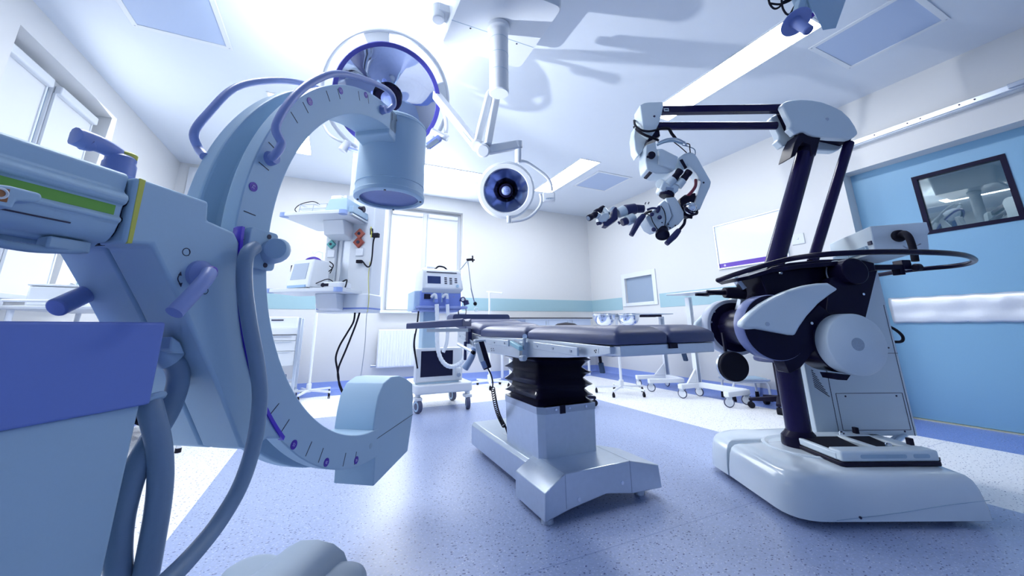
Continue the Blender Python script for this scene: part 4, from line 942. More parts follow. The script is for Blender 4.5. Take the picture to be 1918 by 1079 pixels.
# column box and bellows
c0 = [(-0.184+0.03, -0.19), (0.135, -0.19), (0.135, 0.20), (-0.184, 0.20), (-0.184, -0.16)]
obj('column_box', M().loft([[Vector((x*k, y*k+0.0, z)) for x, y in c0] for z, k in ((0.165, 1), (0.40, 1.03), (0.408, 1.03))]), T.steel, ot, 0.002)
obj('column_rim', M().loft([[Vector((x*k, y*k, z)) for x, y in c0] for z, k in ((0.378, 1.034), (0.411, 1.040))]), T.steeld, ot)
each('rim_screw', [M().cyl(Vector((x, -0.199, 0.397)), Vector((x, -0.203, 0.397)), 0.006, n=10) for x in (-0.10, -0.02, 0.08)], T.chrome, ot)
obj('rim_notch', M().bb((-0.075, -0.201, 0.376), (-0.045, -0.19, 0.415)), T.blackm, ot)
rings = []
NB = 5
for k in range(NB*10+1):
    t = k/(NB*10); ph = t*NB
    a = (abs((ph % 1)-0.5)*2)**0.75      # 1 in the valleys, 0 on the sharp folds
    z = 0.405+0.255*(0.66*t+0.34*t**2.4)
    amp = 0.050+0.030*t
    w_ = 0.352-amp*a; h_ = 0.410-amp*a
    ring = []
    for i, (u, v) in enumerate(rrect(w_, h_, 0.035, 6)):
        ring.append(Vector((u-0.026, v+0.01, z+0.013*math.sin(u*14+1+k*0.06)*math.sin(PI*t)+0.010*math.sin(v*15+t*7)*math.sin(PI*t))))
    rings.append(ring)
obj('bellows', M().loft(rings), T.bellow, ot, ang=70)
# top frame
def side(pts, x0, x1): return M().prism([((FT_.px(*p, -0.25)).y, (FT_.px(*p, -0.25)).z) for p in pts], x0, x1, lambda u, v, t: Vector((t, u, v)))
S1 = [(984, 633), (1143, 649), (1144, 663), (1116, 668), (1060, 670), (985, 669), (982, 650)]
S2 = [(898, 631), (980, 634), (978, 672), (958, 668), (912, 660), (899, 645)]
S3 = [(858, 617), (897, 630), (900, 655), (886, 653), (857, 640)]
for s_ in (S1, S2, S3):
    obj('side_plate', side(s_, -0.252, -0.228), T.alu, ot, 0.003); obj('side_plate', side(s_, 0.228, 0.252), T.alu, ot, 0.003)
obj('under_plate', M().bb((-0.228, -0.80, 0.690), (0.228, 0.85, 0.725)), T.steeld, ot, 0.003)
obj('lift_head', M().bb((-0.19, -0.19, 0.648), (0.135, 0.21, 0.70)), T.steeld, ot, 0.003)
for q0, q1 in (((1000, 647), (1083, 659)), ((906, 640), (953, 643)), ((860, 628), (888, 644))):
    a, b = FT_.px(*q0, -0.275), FT_.px(*q1, -0.275)
    r_ = obj('accessory_rail', M().rod(a, b, 0.010, 0.032), T.steel, ot, 0.002)
    each('rail_bolt', [M().cyl(a.lerp(b, t_)+Vector((-0.008, 0, 0)), a.lerp(b, t_)+Vector((0.03, 0, 0)), 0.006, n=10) for t_ in (0.12, 0.5, 0.88)], T.steeld, r_)
    a2, b2 = a.copy(), b.copy(); a2.x = b2.x = 0.275
    obj('accessory_rail', M().rod(a2, b2, 0.010, 0.032), T.steel, ot, 0.002)
# end of the leg frame
obj('leg_frame', M().bb((-0.235, -0.855, 0.694), (0.235, -0.19, 0.731)), T.alu, ot, 0.004)
obj('frame_latch', M().bb((-0.01, -0.862, 0.715), (0.03, -0.85, 0.732)), T.blackm, ot)
# pads
def pad(nm, x0, x1, y0, y1, zf, h=0.066, bv=1.0):
    cx, cy = (x0+x1)/2, (y0+y1)/2; w_, l_ = x1-x0, y1-y0
    rings = []
    for z, ins in ((0.0, 0.003), (0.004, 0), (0.030, 0), (0.038, 0.003), (0.048, 0.014), (0.058, 0.030), (0.064, 0.048), (h, 0.075)):
        ring = []
        for u, v in rrect(w_-2*ins, l_-2*ins*bv, 0.018, 4):
            p = L_(cx+u, cy+v, 0); p.z = zf(cy+v)+z; ring.append(p)
        rings.append(ring)
    return obj(nm, M().loft(rings), T.pad, ot, ang=60)
flat = lambda y: 0.733
pad('leg_pad', 0.892, 1.142, 1.045, 1.705, flat, 0.067); pad('leg_pad', 1.146, 1.398, 1.045, 1.705, flat, 0.067)
pad('seat_pad', 0.892, 1.398, 1.725, 2.365, lambda y: 0.737)
bk = lambda y: 0.742+max(0, y-2.36)*0.10
pad('back_pad', 0.892, 1.398, 2.385, 2.66, bk); pad('back_pad', 0.892, 1.398, 2.668, 2.93, bk)
hc = obj('head_cushion', M().prism(rrect(0.50, 0.06, 0.024), 2.93-1.90, 3.12-1.90, lambda u, v, t: Vector((-0.02+u+0.03*(t-1.03), t, 0.868+v))), T.pad, ot)
obj('cushion_plate', M().bb((-0.24, 1.02, 0.815), (0.2, 1.20, 0.838)), T.steeld, ot)
# arm board to the left
ab = M()
n = 8
rr = []
A0, A1 = at(760, 621, 2.50), at(852, 613, 2.42)
dA = (A1-A0); dA.z = 0; la = dA.length; dA.normalize(); nA = Vector((-dA.y, dA.x, 0))
for k in range(9):
    t = k/8; ring = []
    base = A0+dA*la*t*1.15
    zz = 0.790+0.012*t
    w_ = 0.085
    prof_ = [(-w_, 0.0), (-w_, 0.045), (-w_+0.012, 0.052), (-0.03, 0.036), (0.03, 0.036), (w_-0.012, 0.052), (w_, 0.045), (w_, 0.0)]
    for u, v in prof_:
        p = base+nA*(u+0.085); p.z = zz+v*(0.75+0.25*t); ring.append(p-FT_.o)
    rr.append(ring)
ab.loft(rr); obj('arm_pad', ab, T.pad, ot, 0.004)
e0 = A0+dA*la*0.35+nA*0.085; e1 = A0+dA*la*1.2+nA*0.085; e0.z = e1.z = 0.778
obj('arm_board_bar', M().rod(e0-FT_.o, e1-FT_.o, 0.05, 0.022), T.steeld, ot)
obj('arm_clamp', M().box(Vector((-0.275, 0.62, 0.735)), (0.03, 0.05, 0.10)).cyl((-0.30, 0.62, 0.70), (-0.30, 0.62, 0.58), 0.010), T.grip, ot, 0.003)
h1 = at(884, 668, 2.3)-FT_.o; h2 = at(871, 690, 2.3)-FT_.o; h0 = at(888, 651, 2.3)-FT_.o
obj('clamp_lever', M().tube([h0, h1, h2], lambda t: 0.016+0.006*t), mat('blue_grey_lever', (0.30, 0.40, 0.60), 0.4), ot)
obj('release_bar', M().cyl(at(858, 645, 2.25)-FT_.o, at(886, 660, 2.12)-FT_.o, 0.0085, n=14), T.steel, ot)
obj('bar_cap', M().cyl(at(885, 659.5, 2.125)-FT_.o, at(887.5, 661, 2.11)-FT_.o, 0.011, n=14), T.rubber, ot)
# hinge with pale blue lever
hg = FT_.px(972, 650, -0.28)
obj('hinge_lever', M().rod(FT_.px(958, 642, -0.285), FT_.px(976, 653, -0.30), 0.022, 0.022), mat('pale_teal_lever', (0.30, 0.55, 0.66), 0.4), ot, 0.004)
obj('hinge_block', M().box(FT_.px(981, 655, -0.265), (0.035, 0.035, 0.075)).cyl(FT_.px(982, 633, -0.27), FT_.px(982, 655, -0.27), 0.009).cyl(FT_.px(976, 671, -0.285), FT_.px(983, 671, -0.285), 0.014), T.steeld, ot, 0.003)
obj('seat_hinge', M().cyl(FT_.px(983, 630, -0.262), FT_.px(983, 630, -0.23), 0.012, n=16), T.chrome, ot)
# hanging release handles under the leg frame
for (a, b, c), d_ in ((((1122, 664), (1125, 679), (1129, 699)), 1.55), (((1277, 647), (1280, 660), (1285, 676)), 1.75)):
    P_ = [at(*q, d_)-FT_.o for q in (a, b, c)]
    obj('release_handle', M().rod(P_[0]+Vector((0, 0, 0.02)), P_[1], 0.008, 0.012), T.blackm, ot)
    obj('handle_grip', M().rod(P_[1], P_[2], 0.022, 0.012), mat('slate_grip', (0.10, 0.16, 0.26), 0.45), ot, 0.004)
obj('print_patch', M().prism([(FT_.px(x, y, -0.2525).y, FT_.px(x, y, -0.2525).z) for x, y in ((1109, 652), (1121, 654), (1121, 662), (1109, 661))], -0.2535, -0.2515, lambda u, v, t: Vector((t, u, v))), T.white, ot)
each('print_mark', [M().cyl(FT_.px(x, y, -0.254), FT_.px(x, y, -0.252), 0.003, n=8) for x, y in ((1114, 657), (1117, 656), (1116, 660))], T.print, ot)
each('plate_print', [M().box(FT_.px(x, y, -0.2535), (0.001, 0.006, 0.006)) for x, y in ((920, 653), (924, 653), (921, 657), (925, 657))], T.print, ot)
# hand control hanging from the table rail by its coiled cord
hc0 = [at(x, y, 2.0) for x, y in ((893, 640), (905, 650), (915, 688), (909, 690), (898, 668))]
hr = thing('hand_control', 'dark and white hand control hanging from the table rail', 'remote control', at(902, 641, 1.98), 0)
o_ = hr.location
HA, HB = at(898, 640, 1.98)-o_, at(913, 690, 1.98)-o_
obj('handset', M().rod(HA, HB, 0.045, 0.028, (0.3, 1, 0.1)), T.blackm, hr, 0.006)
obj('key_panel', M().rod(HA.lerp(HB, 0.02)+Vector((-0.021, -0.006, 0.0)), HA.lerp(HB, 0.72)+Vector((-0.021, -0.006, 0.0)), 0.026, 0.026, (0.3, 1, 0.1)), T.white, hr, 0.004)
obj('blue_end', M().rod(HA.lerp(HB, 0.72)+Vector((-0.018, -0.006, 0.0)), HA.lerp(HB, 0.97)+Vector((-0.014, -0.006, 0.0)), 0.026, 0.026, (0.3, 1, 0.1)), mat('blue_grey_end', (0.25, 0.33, 0.55), 0.4), hr, 0.004)
obj('hook', M().box(HA+Vector((-0.0, 0, 0.006)), (0.06, 0.03, 0.012)), T.white, hr, 0.002)
cord = [at(x, y, d_)-o_ for x, y, d_ in ((914, 690, 1.98), (920, 703, 2.0), (923, 718, 2.03), (922, 727, 2.05))]
obj('cord', M().tube(cord, 0.004, 8), T.rubber, hr)
co = []
C0, C1 = at(923, 727, 2.05)-o_, at(944, 798, 2.2)-o_
ax_ = (C1-C0); bx_, by_, _ = axes(ax_)
NT = 22
for k in range(NT*8+1):
    t = k/(NT*8); a = 2*PI*NT*t
    co.append(C0+ax_*t+Vector((0, 0.02*math.sin(PI*t), -0.02*math.sin(PI*t)))+(bx_*math.cos(a)+by_*math.sin(a))*0.011)
obj('coiled_cord', M().tube(co, 0.0028, 6, smooth=False), T.rubber, hr)
obj('cord_end', M().tube([C1, at(947, 800, 2.22)-o_, L_(0.985, 2.12, 0.168)+FT_.o-o_], 0.006, 8), T.rubber, hr)
# ================================================================ CEILING SURGICAL LAMP
AXc = Vector((0.802, 1.826, 0)); ZB = 2.66
sl = thing('surgical_lamp', 'white ceiling surgical lamp with one big and one small round head on long arms', 'surgical lamp', (AXc.x, AXc.y, ROOM_Z), 0)
LO = sl.location
c_ = [(-0.30, 0.31), (0.31, 0.31), (0.30, -0.30), (-0.29, -0.30)]
cvr = M().loft([[Vector((x*k, y*k, z-LO.z)) for x, y in [(p.x, p.y) for p in rounded([(*c_[0], 0.05), (*c_[3], 0.05), (*c_[2], 0.05), (*c_[1], 0.05)], 0.05)]] for z, k in ((ROOM_Z-0.002, 1.05), (ZB+0.05, 1.0), (ZB+0.012, 0.99), (ZB, 0.965))])
obj('ceiling_cover', cvr, T.white, sl)
obj('cover_seam', M().rod((-0.29, 0.07, ZB-LO.z-0.0005), (0.29, 0.07, ZB-LO.z-0.0005), 0.003, 0.002), T.carmd, sl)
each('cover_screw', [M().cyl((x, 0.085, ZB-LO.z-0.002), (x, 0.085, ZB-LO.z), 0.006, n=8) for x in (-0.16, 0.17)], T.print, sl)
obj('cover_tab', M().cyl((-0.36, 0.13, ZB+0.12-LO.z), (-0.36, 0.13, ZB+0.02-LO.z), 0.045, 0.04, 20).box((-0.33, 0.13, ZB+0.09-LO.z), (0.08, 0.09, 0.06)), T.white, sl, 0.006)
ZT = 2.18
t0 = lambda z: Vector((0, 0, z-LO.z))
obj('drop_tube', M().lathe([(0.058, ZB+0.001-LO.z), (0.072, ZB-0.004-LO.z), (0.072, ZB-0.03-LO.z), (0.062, ZB-0.04-LO.z), (0.059, ZB-0.05-LO.z), (0.059, ZT+0.02-LO.z), (0.061, ZT+0.018-LO.z), (0.061, ZT-LO.z), (0.055, ZT-0.006-LO.z), (0.001, ZT-0.007-LO.z)], n=40), T.white, sl)
each('tube_ring', [M().torus(t0(z), 0.0592, 0.0014, n=40, m=6) for z in (2.55, 2.44, 2.32)], T.carmd, sl)
JD = 2.34
J = at(907, 281, JD)-LO
def P_(x, y, d): return at(x, y, d)-LO
obj('extension_arm', M().rod(P_(918, 172, 2.50), P_(893, 268, 2.36), 0.055, 0.045, (1, 0, 0)), T.white, sl, 0.010, 3)
obj('extension_arm', M().rod(P_(931, 174, 2.48), P_(913, 272, 2.32), 0.052, 0.045, (1, 0, 0)), T.white, sl, 0.010, 3)
obj('elbow_joint', M().cyl(P_(905, 283, 2.29), P_(905, 276, 2.42), 0.042, n=32), T.white, sl, 0.008, 3)
obj('elbow_cap', M().cyl(P_(905, 283, 2.286), P_(905, 283, 2.295), 0.034, n=28), T.whitemetal, sl, 0.002)
obj('elbow_joint', M().cyl(P_(893, 274, 2.32), P_(893, 268, 2.40), 0.036, n=28), T.white, sl, 0.006, 3)
BIGD = 2.50
obj('spring_arm', M().rod(P_(896, 277, 2.36), P_(812, 172, 2.62), 0.060, 0.05, (1, 0, 0)), T.white, sl, 0.010, 3)
obj('arm_groove', M().rod(P_(888, 271, 2.345), P_(822, 190, 2.575), 0.008, 0.008, (1, 0, 0)), T.violet, sl)
obj('spring_arm', M().rod(P_(915, 281, 2.34), P_(972, 271, 2.42), 0.040, 0.058, (0, 0, 1)), T.white, sl, 0.008, 3)
obj('arm_end', M().cyl(P_(971, 264, 2.42), P_(971, 277, 2.42), 0.028, n=24).cyl(P_(971, 277, 2.42), P_(970.5, 305, 2.43), 0.022, n=24), T.white, sl, 0.004)
# small head
SD = 2.55
S0 = P_(948, 357, SD); fwd = (Vector(CAM)-(S0+LO)).normalized(); fwd = (fwd+Vector((0.02, 0, -0.03))).normalized()
sr = CR-fwd*CR.dot(fwd); sr.normalize(); su = sr.cross(fwd)*-1
if su.z < 0: su = -su
def S_(u, v, w_=0): return S0+sr*u+su*v+fwd*w_
px_m = SD/FPX
obj('yoke', M().tube([P_(970.5, 303, 2.43), P_(978, 302, 2.45), P_(990, 306, 2.47), P_(1008, 318, 2.5), P_(1024, 331, 2.52), P_(1031, 343, 2.54), P_(1033.5, 358, 2.55)], 0.011), T.white, sl)
cb_ = P_(1026, 369, 2.55)
obj('switch_box', M().box(cb_+Vector((0.01, 0, -0.002)), (0.085, 0.045, 0.062), (0, 0, -0.5)), T.white, sl, 0.008, 3)
each('switch_key', [M().cyl(P_(x, 372, 2.515), P_(x, 372, 2.53), 0.004, n=8) for x in (1023, 1027, 1031)], T.carmd, sl)
obj('yoke', M().tube([P_(1012, 363, 2.55), P_(1014, 375, 2.55), P_(1010, 388, 2.55), P_(995, 404, 2.55), P_(978, 412, 2.55), P_(958, 415, 2.55)], 0.010), T.white, sl)
obj('yoke_foot', M().cyl(P_(953, 404, 2.55), P_(953, 418, 2.55), 0.015, n=20), T.white, sl, 0.003)
def lamp_head(c, n_, R, r_in, depth, bowlmat, petals):
    root = obj('lamp_housing', M().lathe([(0.001, -depth), (R*0.45, -depth*0.97), (R*0.75, -depth*0.75), (R*0.95, -depth*0.35), (R, -0.01), (R*0.995, 0.006), (R*0.96, 0.014), (r_in*1.07, 0.012), (r_in*1.03, 0.0)], c, n_, 72, cap=False), T.white, sl, ang=40)
    b = M(); x, y, d = axes(n_); nr = 8; ns = 96
    def bowl(a, t):
        th = 2*PI*a; r = r_in*1.04*(1-t)+0.004*t
        z = -depth*0.62*(1-(r/(r_in*1.04))**2)
        z += (0.003 if R < 0.3 else 0.010)*abs(math.sin(th*petals/2))*math.sin(PI*min(1, r/r_in))
        return c+(x*math.cos(th)+y*math.sin(th))*r+d*z
    b.grid(ns, nr, bowl); bmesh.ops.remove_doubles(b.bm, verts=b.bm.verts, dist=1e-5)
    obj('reflector', b, bowlmat, root, ang=20)
    return root
bowl_s = mat('dark_mirror_reflector', (0.16, 0.20, 0.34), 0.12, 1.0, noise=0.1, scale=8)
h = lamp_head(S0, fwd, 0.188, 0.145, 0.09, bowl_s, 8)
obj('grip_rim', M().torus(S_(0, 0, -0.005), 0.186, 0.011, fwd, 72, 10), T.white, h)
obj('bulb_ring', M().lathe([(0.046, -0.02), (0.048, 0.004), (0.036, 0.006), (0.036, -0.02)], S0, fwd, 32, cap=False), T.black, h)
obj('bulb_cage', M().cyl(S_(0, 0, -0.05), S_(0, 0, -0.005), 0.037, n=28), T.black, h)
obj('light_handle', M().lathe([(0.030, -0.008), (0.032, 0.02), (0.026, 0.045), (0.018, 0.052), (0.001, 0.053)], S0, fwd, 28), T.handle, h)
obj('handle_socket', M().lathe([(0.012, 0.0525), (0.009, 0.056), (0.001, 0.0565)], S0, fwd, 18), T.violet, h)
# big head
B0 = P_(728, 186, BIGD)
bn = (-_f+CR*0.42-CU*0.62).normalized()
tn = (Vector(CAM)-(B0+LO)).normalized(); bn = (bn*0.75+tn*0.5).normalized()
Rb, ri = 0.345, 0.315
bowl_b = mat('mirror_reflector', (0.62, 0.68, 0.84), 0.05, 1.0, noise=0.05, scale=6)
hb_ = lamp_head(B0, bn, Rb, ri, 0.16, bowl_b, 5)
obj('violet_rim', M().lathe([(ri*1.0, 0.004), (ri*1.005, 0.018), (ri*1.085, 0.02), (ri*1.10, 0.004)], B0, bn, 80, cap=False), mat('violet_gasket', (0.05, 0.05, 0.32), 0.4), hb_)
bx1, by1, bd1 = axes(bn)
obj('grip_rim', M().torus(B0-bn*0.055, Rb+0.062, 0.015, bn, 96, 10), T.white, hb_)
for k in range(4):
    a0_, a1_ = k*PI/2+0.10, k*PI/2+0.50
    g = M(); rings = []
    for i in range(9):
        a = a0_+(a1_-a0_)*i/8; dv = bx1*math.cos(a)+by1*math.sin(a)
        rings.append([B0+dv*(Rb-0.02)-bn*0.02, B0+dv*(Rb+0.06)-bn*0.045, B0+dv*(Rb+0.06)-bn*0.065, B0+dv*(Rb-0.02)-bn*0.07])
    g.loft(rings); obj('rim_bridge', g, T.white, hb_, 0.004)
obj('light_handle', M().lathe([(0.05, -0.07), (0.05, -0.02), (0.035, 0.02), (0.030, 0.07), (0.001, 0.075)], B0, bn, 28), T.violet, hb_)
obj('lamp_shade', M().lathe([(0.075, -0.085), (0.085, -0.05), (0.06, -0.03), (0.001, -0.028)], B0, bn, 32), T.black, hb_)
obj('head_yoke', M().tube([P_(813, 172, 2.62), P_(822, 190, 2.6), P_(832, 212, 2.58), P_(836, 232, 2.56), P_(835, 250, 2.55)], 0.014), T.white, sl)
obj('yoke_handle', M().cyl(P_(808, 245, 2.54), P_(839, 260, 2.54), 0.023, n=20), T.white, sl, 0.004)
obj('yoke_bracket', M().rod(P_(824, 258, 2.53), P_(800, 275, 2.5), 0.03, 0.045), T.violet, sl, 0.005)
obj('bracket_face', M().rod(P_(820, 262, 2.50), P_(799, 277, 2.48), 0.02, 0.02), T.chrome, sl)
obj('yoke', M().tube([P_(606, 235, 2.55), P_(615, 250, 2.55), P_(632, 262, 2.55), P_(652, 270, 2.56)], 0.009), T.white, sl)
obj('yoke_knob', M().cyl(P_(641, 283, 2.55), P_(652, 266, 2.57), 0.030, 0.026, 20), T.white, sl, 0.004)
obj('yoke_pin', M().cyl(P_(650, 277, 2.56), P_(690, 290, 2.58), 0.012, n=14), T.violet, sl)
# ================================================================ MONITOR ON A CEILING ARM, TOP RIGHT
mo = thing('ceiling_monitor', 'grey monitor hanging from the ceiling at the top right with a violet sterile handle', 'monitor', (1.95, 0.90, ROOM_Z), 0)
MO = mo.location
def m_(x, y, d): return at(x, y, d)-MO
lft = [m_(1513, 2, 1.62), m_(1541, 58, 1.60), m_(1566, 54, 1.66), m_(1584, -5, 1.95), m_(1605, -75, 2.05), m_(1478, -75, 1.72)]
A, Bq, Cq, D_ = m_(1541, 58, 1.60), m_(1566, 54.5, 1.72), m_(1478, -70, 1.68), m_(1508, -74, 1.80)
E_, F_ = m_(1585, -8, 1.98), m_(1540, -120, 2.06)
box = M().loft([[A, Bq, Bq+Vector((0.0, 0, 0.0))+(D_-Cq)*0.0, A], [Cq, D_, D_, Cq]]) if False else M()
v1 = (m_(1566, 54, 1.68)-A)             # thickness
up = Vector((-0.02, 0.01, 0.36)); wd = Vector((0.36, -0.30, 0.05))*1.0
w2 = (m_(1585, 0, 1.80)-m_(1566, 54, 1.68)); 
mon = M().loft([[A, A+v1, A+v1+w2*2.6, A+w2*2.6], [A+(Cq-A)*1.15, A+v1+(Cq-A)*1.15, A+v1+w2*2.6+(Cq-A)*1.15, A+w2*2.6+(Cq-A)*1.15]])
obj('monitor_case', mon, T.carm, mo, 0.006, 3)
nrm = v1.normalized()
s0 = A+v1+nrm*0.0008
obj('monitor_screen', M().loft([[s0+w2*0.25+(Cq-A)*0.12, s0+w2*2.4+(Cq-A)*0.12, s0+w2*2.4+(Cq-A)*1.05, s0+w2*0.25+(Cq-A)*1.05], [s0+nrm*0.001+w2*0.25+(Cq-A)*0.12, s0+nrm*0.001+w2*2.4+(Cq-A)*0.12, s0+nrm*0.001+w2*2.4+(Cq-A)*1.05, s0+nrm*0.001+w2*0.25+(Cq-A)*1.05]]), T.screen, mo)
hb0, hb1 = m_(1489, 40, 1.62), m_(1514, 57, 1.56)
dvh = (hb1-hb0).normalized()
obj('handle_shield', M().lathe([(0.001, -0.004), (0.040, -0.002), (0.060, 0.006), (0.060, 0.010), (0.040, 0.004), (0.022, 0.003)], hb0, dvh, 40), T.violet, mo)
obj('sterile_handle', M().lathe([(0.026, 0.0), (0.021, 0.012), (0.020, (hb1-hb0).length), (0.016, (hb1-hb0).length+0.003), (0.015, (hb1-hb0).length-0.004), (0.001, (hb1-hb0).length-0.006)], hb0, dvh, 28), T.violet, mo)
obj('handle_stem', M().rod(hb0, m_(1500, 2, 1.66), 0.03, 0.03), T.carm, mo, 0.004)
obj('mount_plate', M().rod(m_(1490, -20, 1.70), m_(1512, 30, 1.68), 0.05, 0.03), T.carm, mo, 0.004)
obj('violet_fastener', M().rod(m_(1512, 32, 1.63), m_(1522, 29, 1.63), 0.016, 0.016), T.purple, mo)
for pts in ([(1438, -20, 1.7), (1441, 5, 1.7), (1450, 16, 1.7), (1460, 13, 1.7), (1466, 4, 1.7), (1480, -2, 1.7)], [(1464, 0, 1.69), (1466, 15, 1.68), (1473, 26, 1.68), (1480, 26, 1.68), (1487, 14, 1.68)], [(1440, 6, 1.72), (1460, 8, 1.71), (1478, 2, 1.7), (1488, -6, 1.7)]):
    obj('cable', M().tube([m_(*q) for q in pts], 0.0045, 8), T.rubber, mo)
obj('cable_plug', M().rod(m_(1488, 16, 1.68), m_(1496, 4, 1.68), 0.016, 0.016).rod(m_(1496, 8, 1.67), m_(1503, -4, 1.67), 0.016, 0.014), T.rubber, mo, 0.002)
mp = m_(1500, -40, 1.75)
obj('hanger_tube', M().tube([mp, mp+Vector((0, 0, 0.12)), Vector((0.0, 0, -0.12)), Vector((0, 0, 0))], 0.028, 16), T.white, mo)
obj('hanger_flange', M().cyl((0, 0, -0.03), (0, 0, -0.001), 0.09, n=32), T.white, mo, 0.004)

# ================================================================ SUPPLY PENDANT (back left)
N0 = Vector((0.015, 3.361, 0))
FP_ = Fr(N0, math.radians(-32))
tw = thing('supply_pendant', 'white ceiling supply pendant with two shelves and coloured gas outlets behind the drum', 'supply pendant', FP_.o, FP_.rz)
def shelf(z, x0, x1, y0, y1):
    obj('shelf', M().prism([(u+(x0+x1)/2, v+(y0+y1)/2) for u, v in rrect(x1-x0, y1-y0, 0.03)], z, z+0.030, lambda u, v, t: Vector((u, v, t))), T.white, tw, 0.004)
    each('shelf_bumper', [M().prism([(u+cx, v+cy) for u, v in rrect(0.07, 0.07, 0.03)], z-0.002, z+0.033, lambda u, v, t: Vector((u, v, t))) for cx, cy in ((x1-0.03, y0+0.03), (x0+0.03, y0+0.03), (x1-0.03, y1-0.03))], mat('bumper_blue', (0.26, 0.36, 0.66), 0.4), tw)
ZS1, ZS2 = 1.765, 1.095
shelf(ZS1, -0.615, 0.0, 0.0, 0.56); shelf(ZS2, -0.66, 0.02, 0.0, 0.42)
obj('shelf_rail', M().cyl((0.02, 0.08, ZS1+0.012), (0.02, 0.60, ZS1+0.012), 0.010, n=14), T.alu, tw)
# column body: left and right service panels with a channel between
CY = 0.36
def cx(x, y=450): return FP_.py(x, y, CY).x
xa, xb, xc, xd = cx(611), cx(632), cx(656), cx(699)
zt = 2.07
obj('service_panel', M().bb((xa, CY, 0.99), (xb, CY+0.22, zt)), T.white, tw, 0.012, 3)
obj('service_panel', M().bb((xc, CY, 0.99), (xd, CY+0.22, zt)), T.white, tw, 0.012, 3)
obj('channel', M().bb((xb-0.005, CY+0.03, 0.99), (xc+0.005, CY+0.20, zt)), T.alu, tw)
obj('channel_rib', M().bb((xb+0.10*(xc-xb), CY+0.015, 0.99), (xb+0.35*(xc-xb), CY+0.04, zt)), T.white, tw, 0.004)
obj('bottom_head', M().prism([(u+(xa+xd)/2, v+CY+0.10) for u, v in rrect(xd-xa+0.02, 0.30, 0.04)], 0.935, 1.10, lambda u, v, t: Vector((u, v, t))), T.white, tw, 0.012, 3)
obj('blue_band', M().prism([(u+(xa+xd)/2, v+CY+0.10) for u, v in rrect(xd-xa+0.024, 0.304, 0.04)], 0.962, 0.976, lambda u, v, t: Vector((u, v, t))), mat('pendant_blue', (0.18, 0.26, 0.62), 0.4), tw)
for z in (ZS1, ZS2):
    obj('shelf_bracket', M().prism([(CY+0.02, z-0.155), (CY-0.14, z-0.13), (CY-0.18, z), (CY+0.02, z)], xb-0.05, xc+0.02, lambda u, v, t: Vector((t, u, v))), T.white, tw, 0.006)
obj('pendant_arm', M().bb(((xa+xd)/2-0.07, CY+0.04, zt-0.01), ((xa+xd)/2+0.07, CY+0.18, ROOM_Z)), T.white, tw, 0.01)
def outlet(x, y, s, m_mat, nm):
    q = FP_.py(x, y, CY-0.012)
    o = obj(nm, M().box((q.x, CY-0.012, q.z), (s, 0.03, s), (0, PI/4, 0)), m_mat, tw, 0.004)
    obj('outlet_socket', M().cyl((q.x, CY-0.032, q.z), (q.x, CY-0.02, q.z), s*0.2, n=14), T.print, o)
    return o
outlet(678, 404, 0.068, mat('pale_red_outlet', (0.66, 0.30, 0.24), 0.4), 'gas_outlet')
outlet(674, 438, 0.072, mat('red_outlet', (0.55, 0.15, 0.10), 0.4), 'gas_outlet'); outlet(672, 454, 0.078, mat('dark_red_outlet', (0.34, 0.06, 0.04), 0.4), 'gas_outlet')
outlet(621, 458, 0.062, T.tealplug, 'gas_outlet'); outlet(619, 441, 0.05, T.tealplug, 'gas_outlet')
each('wall_socket', [M().box((FP_.py(x, y, CY-0.01).x, CY-0.006, FP_.py(x, y, CY-0.01).z), (0.075, 0.016, 0.075)) for x, y in ((673, 472), (620, 475))], T.whitemetal, tw, bevel=0.006)
def tw_t(pts, off, r, nm='cable', m_mat=T.rubber): return obj(nm, M().tube([FP_.py(p[0], p[1], off) for p in pts], r, 8), m_mat, tw)
tw_t([(672, 490), (679, 490), (684, 496), (689, 500), (694, 496), (697, 480), (699, 455), (702, 443)], CY-0.04, 0.007)
each('plug', [M().rod(FP_.py(668, 490, CY-0.03), FP_.py(678, 490, CY-0.03), 0.03, 0.03), M().box(FP_.py(704, 441, CY-0.04), (0.06, 0.04, 0.04)), M().rod(FP_.py(696, 428, CY-0.02), FP_.py(696, 440, CY-0.02), 0.03, 0.02)], T.rubber, tw, bevel=0.003)
tw_t([(695, 425), (696, 436), (695, 445)], CY-0.03, 0.006, 'earth_lead', T.yellow)
tw_t([(617, 490), (624, 496), (622, 503), (615, 509)], CY-0.05, 0.005); tw_t([(617, 498), (622, 503), (618, 512)], CY-0.05, 0.004)
# leads down to the floor
for pts, r in (([(665, 584), (662, 603), (650, 624), (636, 648), (629, 670), (632, 692), (634, 705), (636, 722), (646, 744), (654, 752)], 0.0085), ([(674, 584), (668, 604), (658, 630), (648, 655), (639, 676), (634, 690), (633, 706), (638, 724), (648, 746), (657, 755)], 0.0085)):
    n_ = len(pts); P0_ = [FP_.py(p[0], p[1], CY+0.05) for p in pts]
    P0_ = [Vector((p.x, p.y, max(p.z, 0.01))) for p in P0_]
    obj('floor_cable', M().tube(P0_, r, 8), T.rubber, tw)
tw_t([(690, 560), (686, 600), (684, 640), (678, 690), (672, 725), (667, 745)], CY+0.02, 0.003, 'thin_lead', T.steeld)
tw_t([(693, 490), (690, 520), (691, 560), (688, 585)], CY-0.02, 0.003, 'thin_lead', T.yellow)
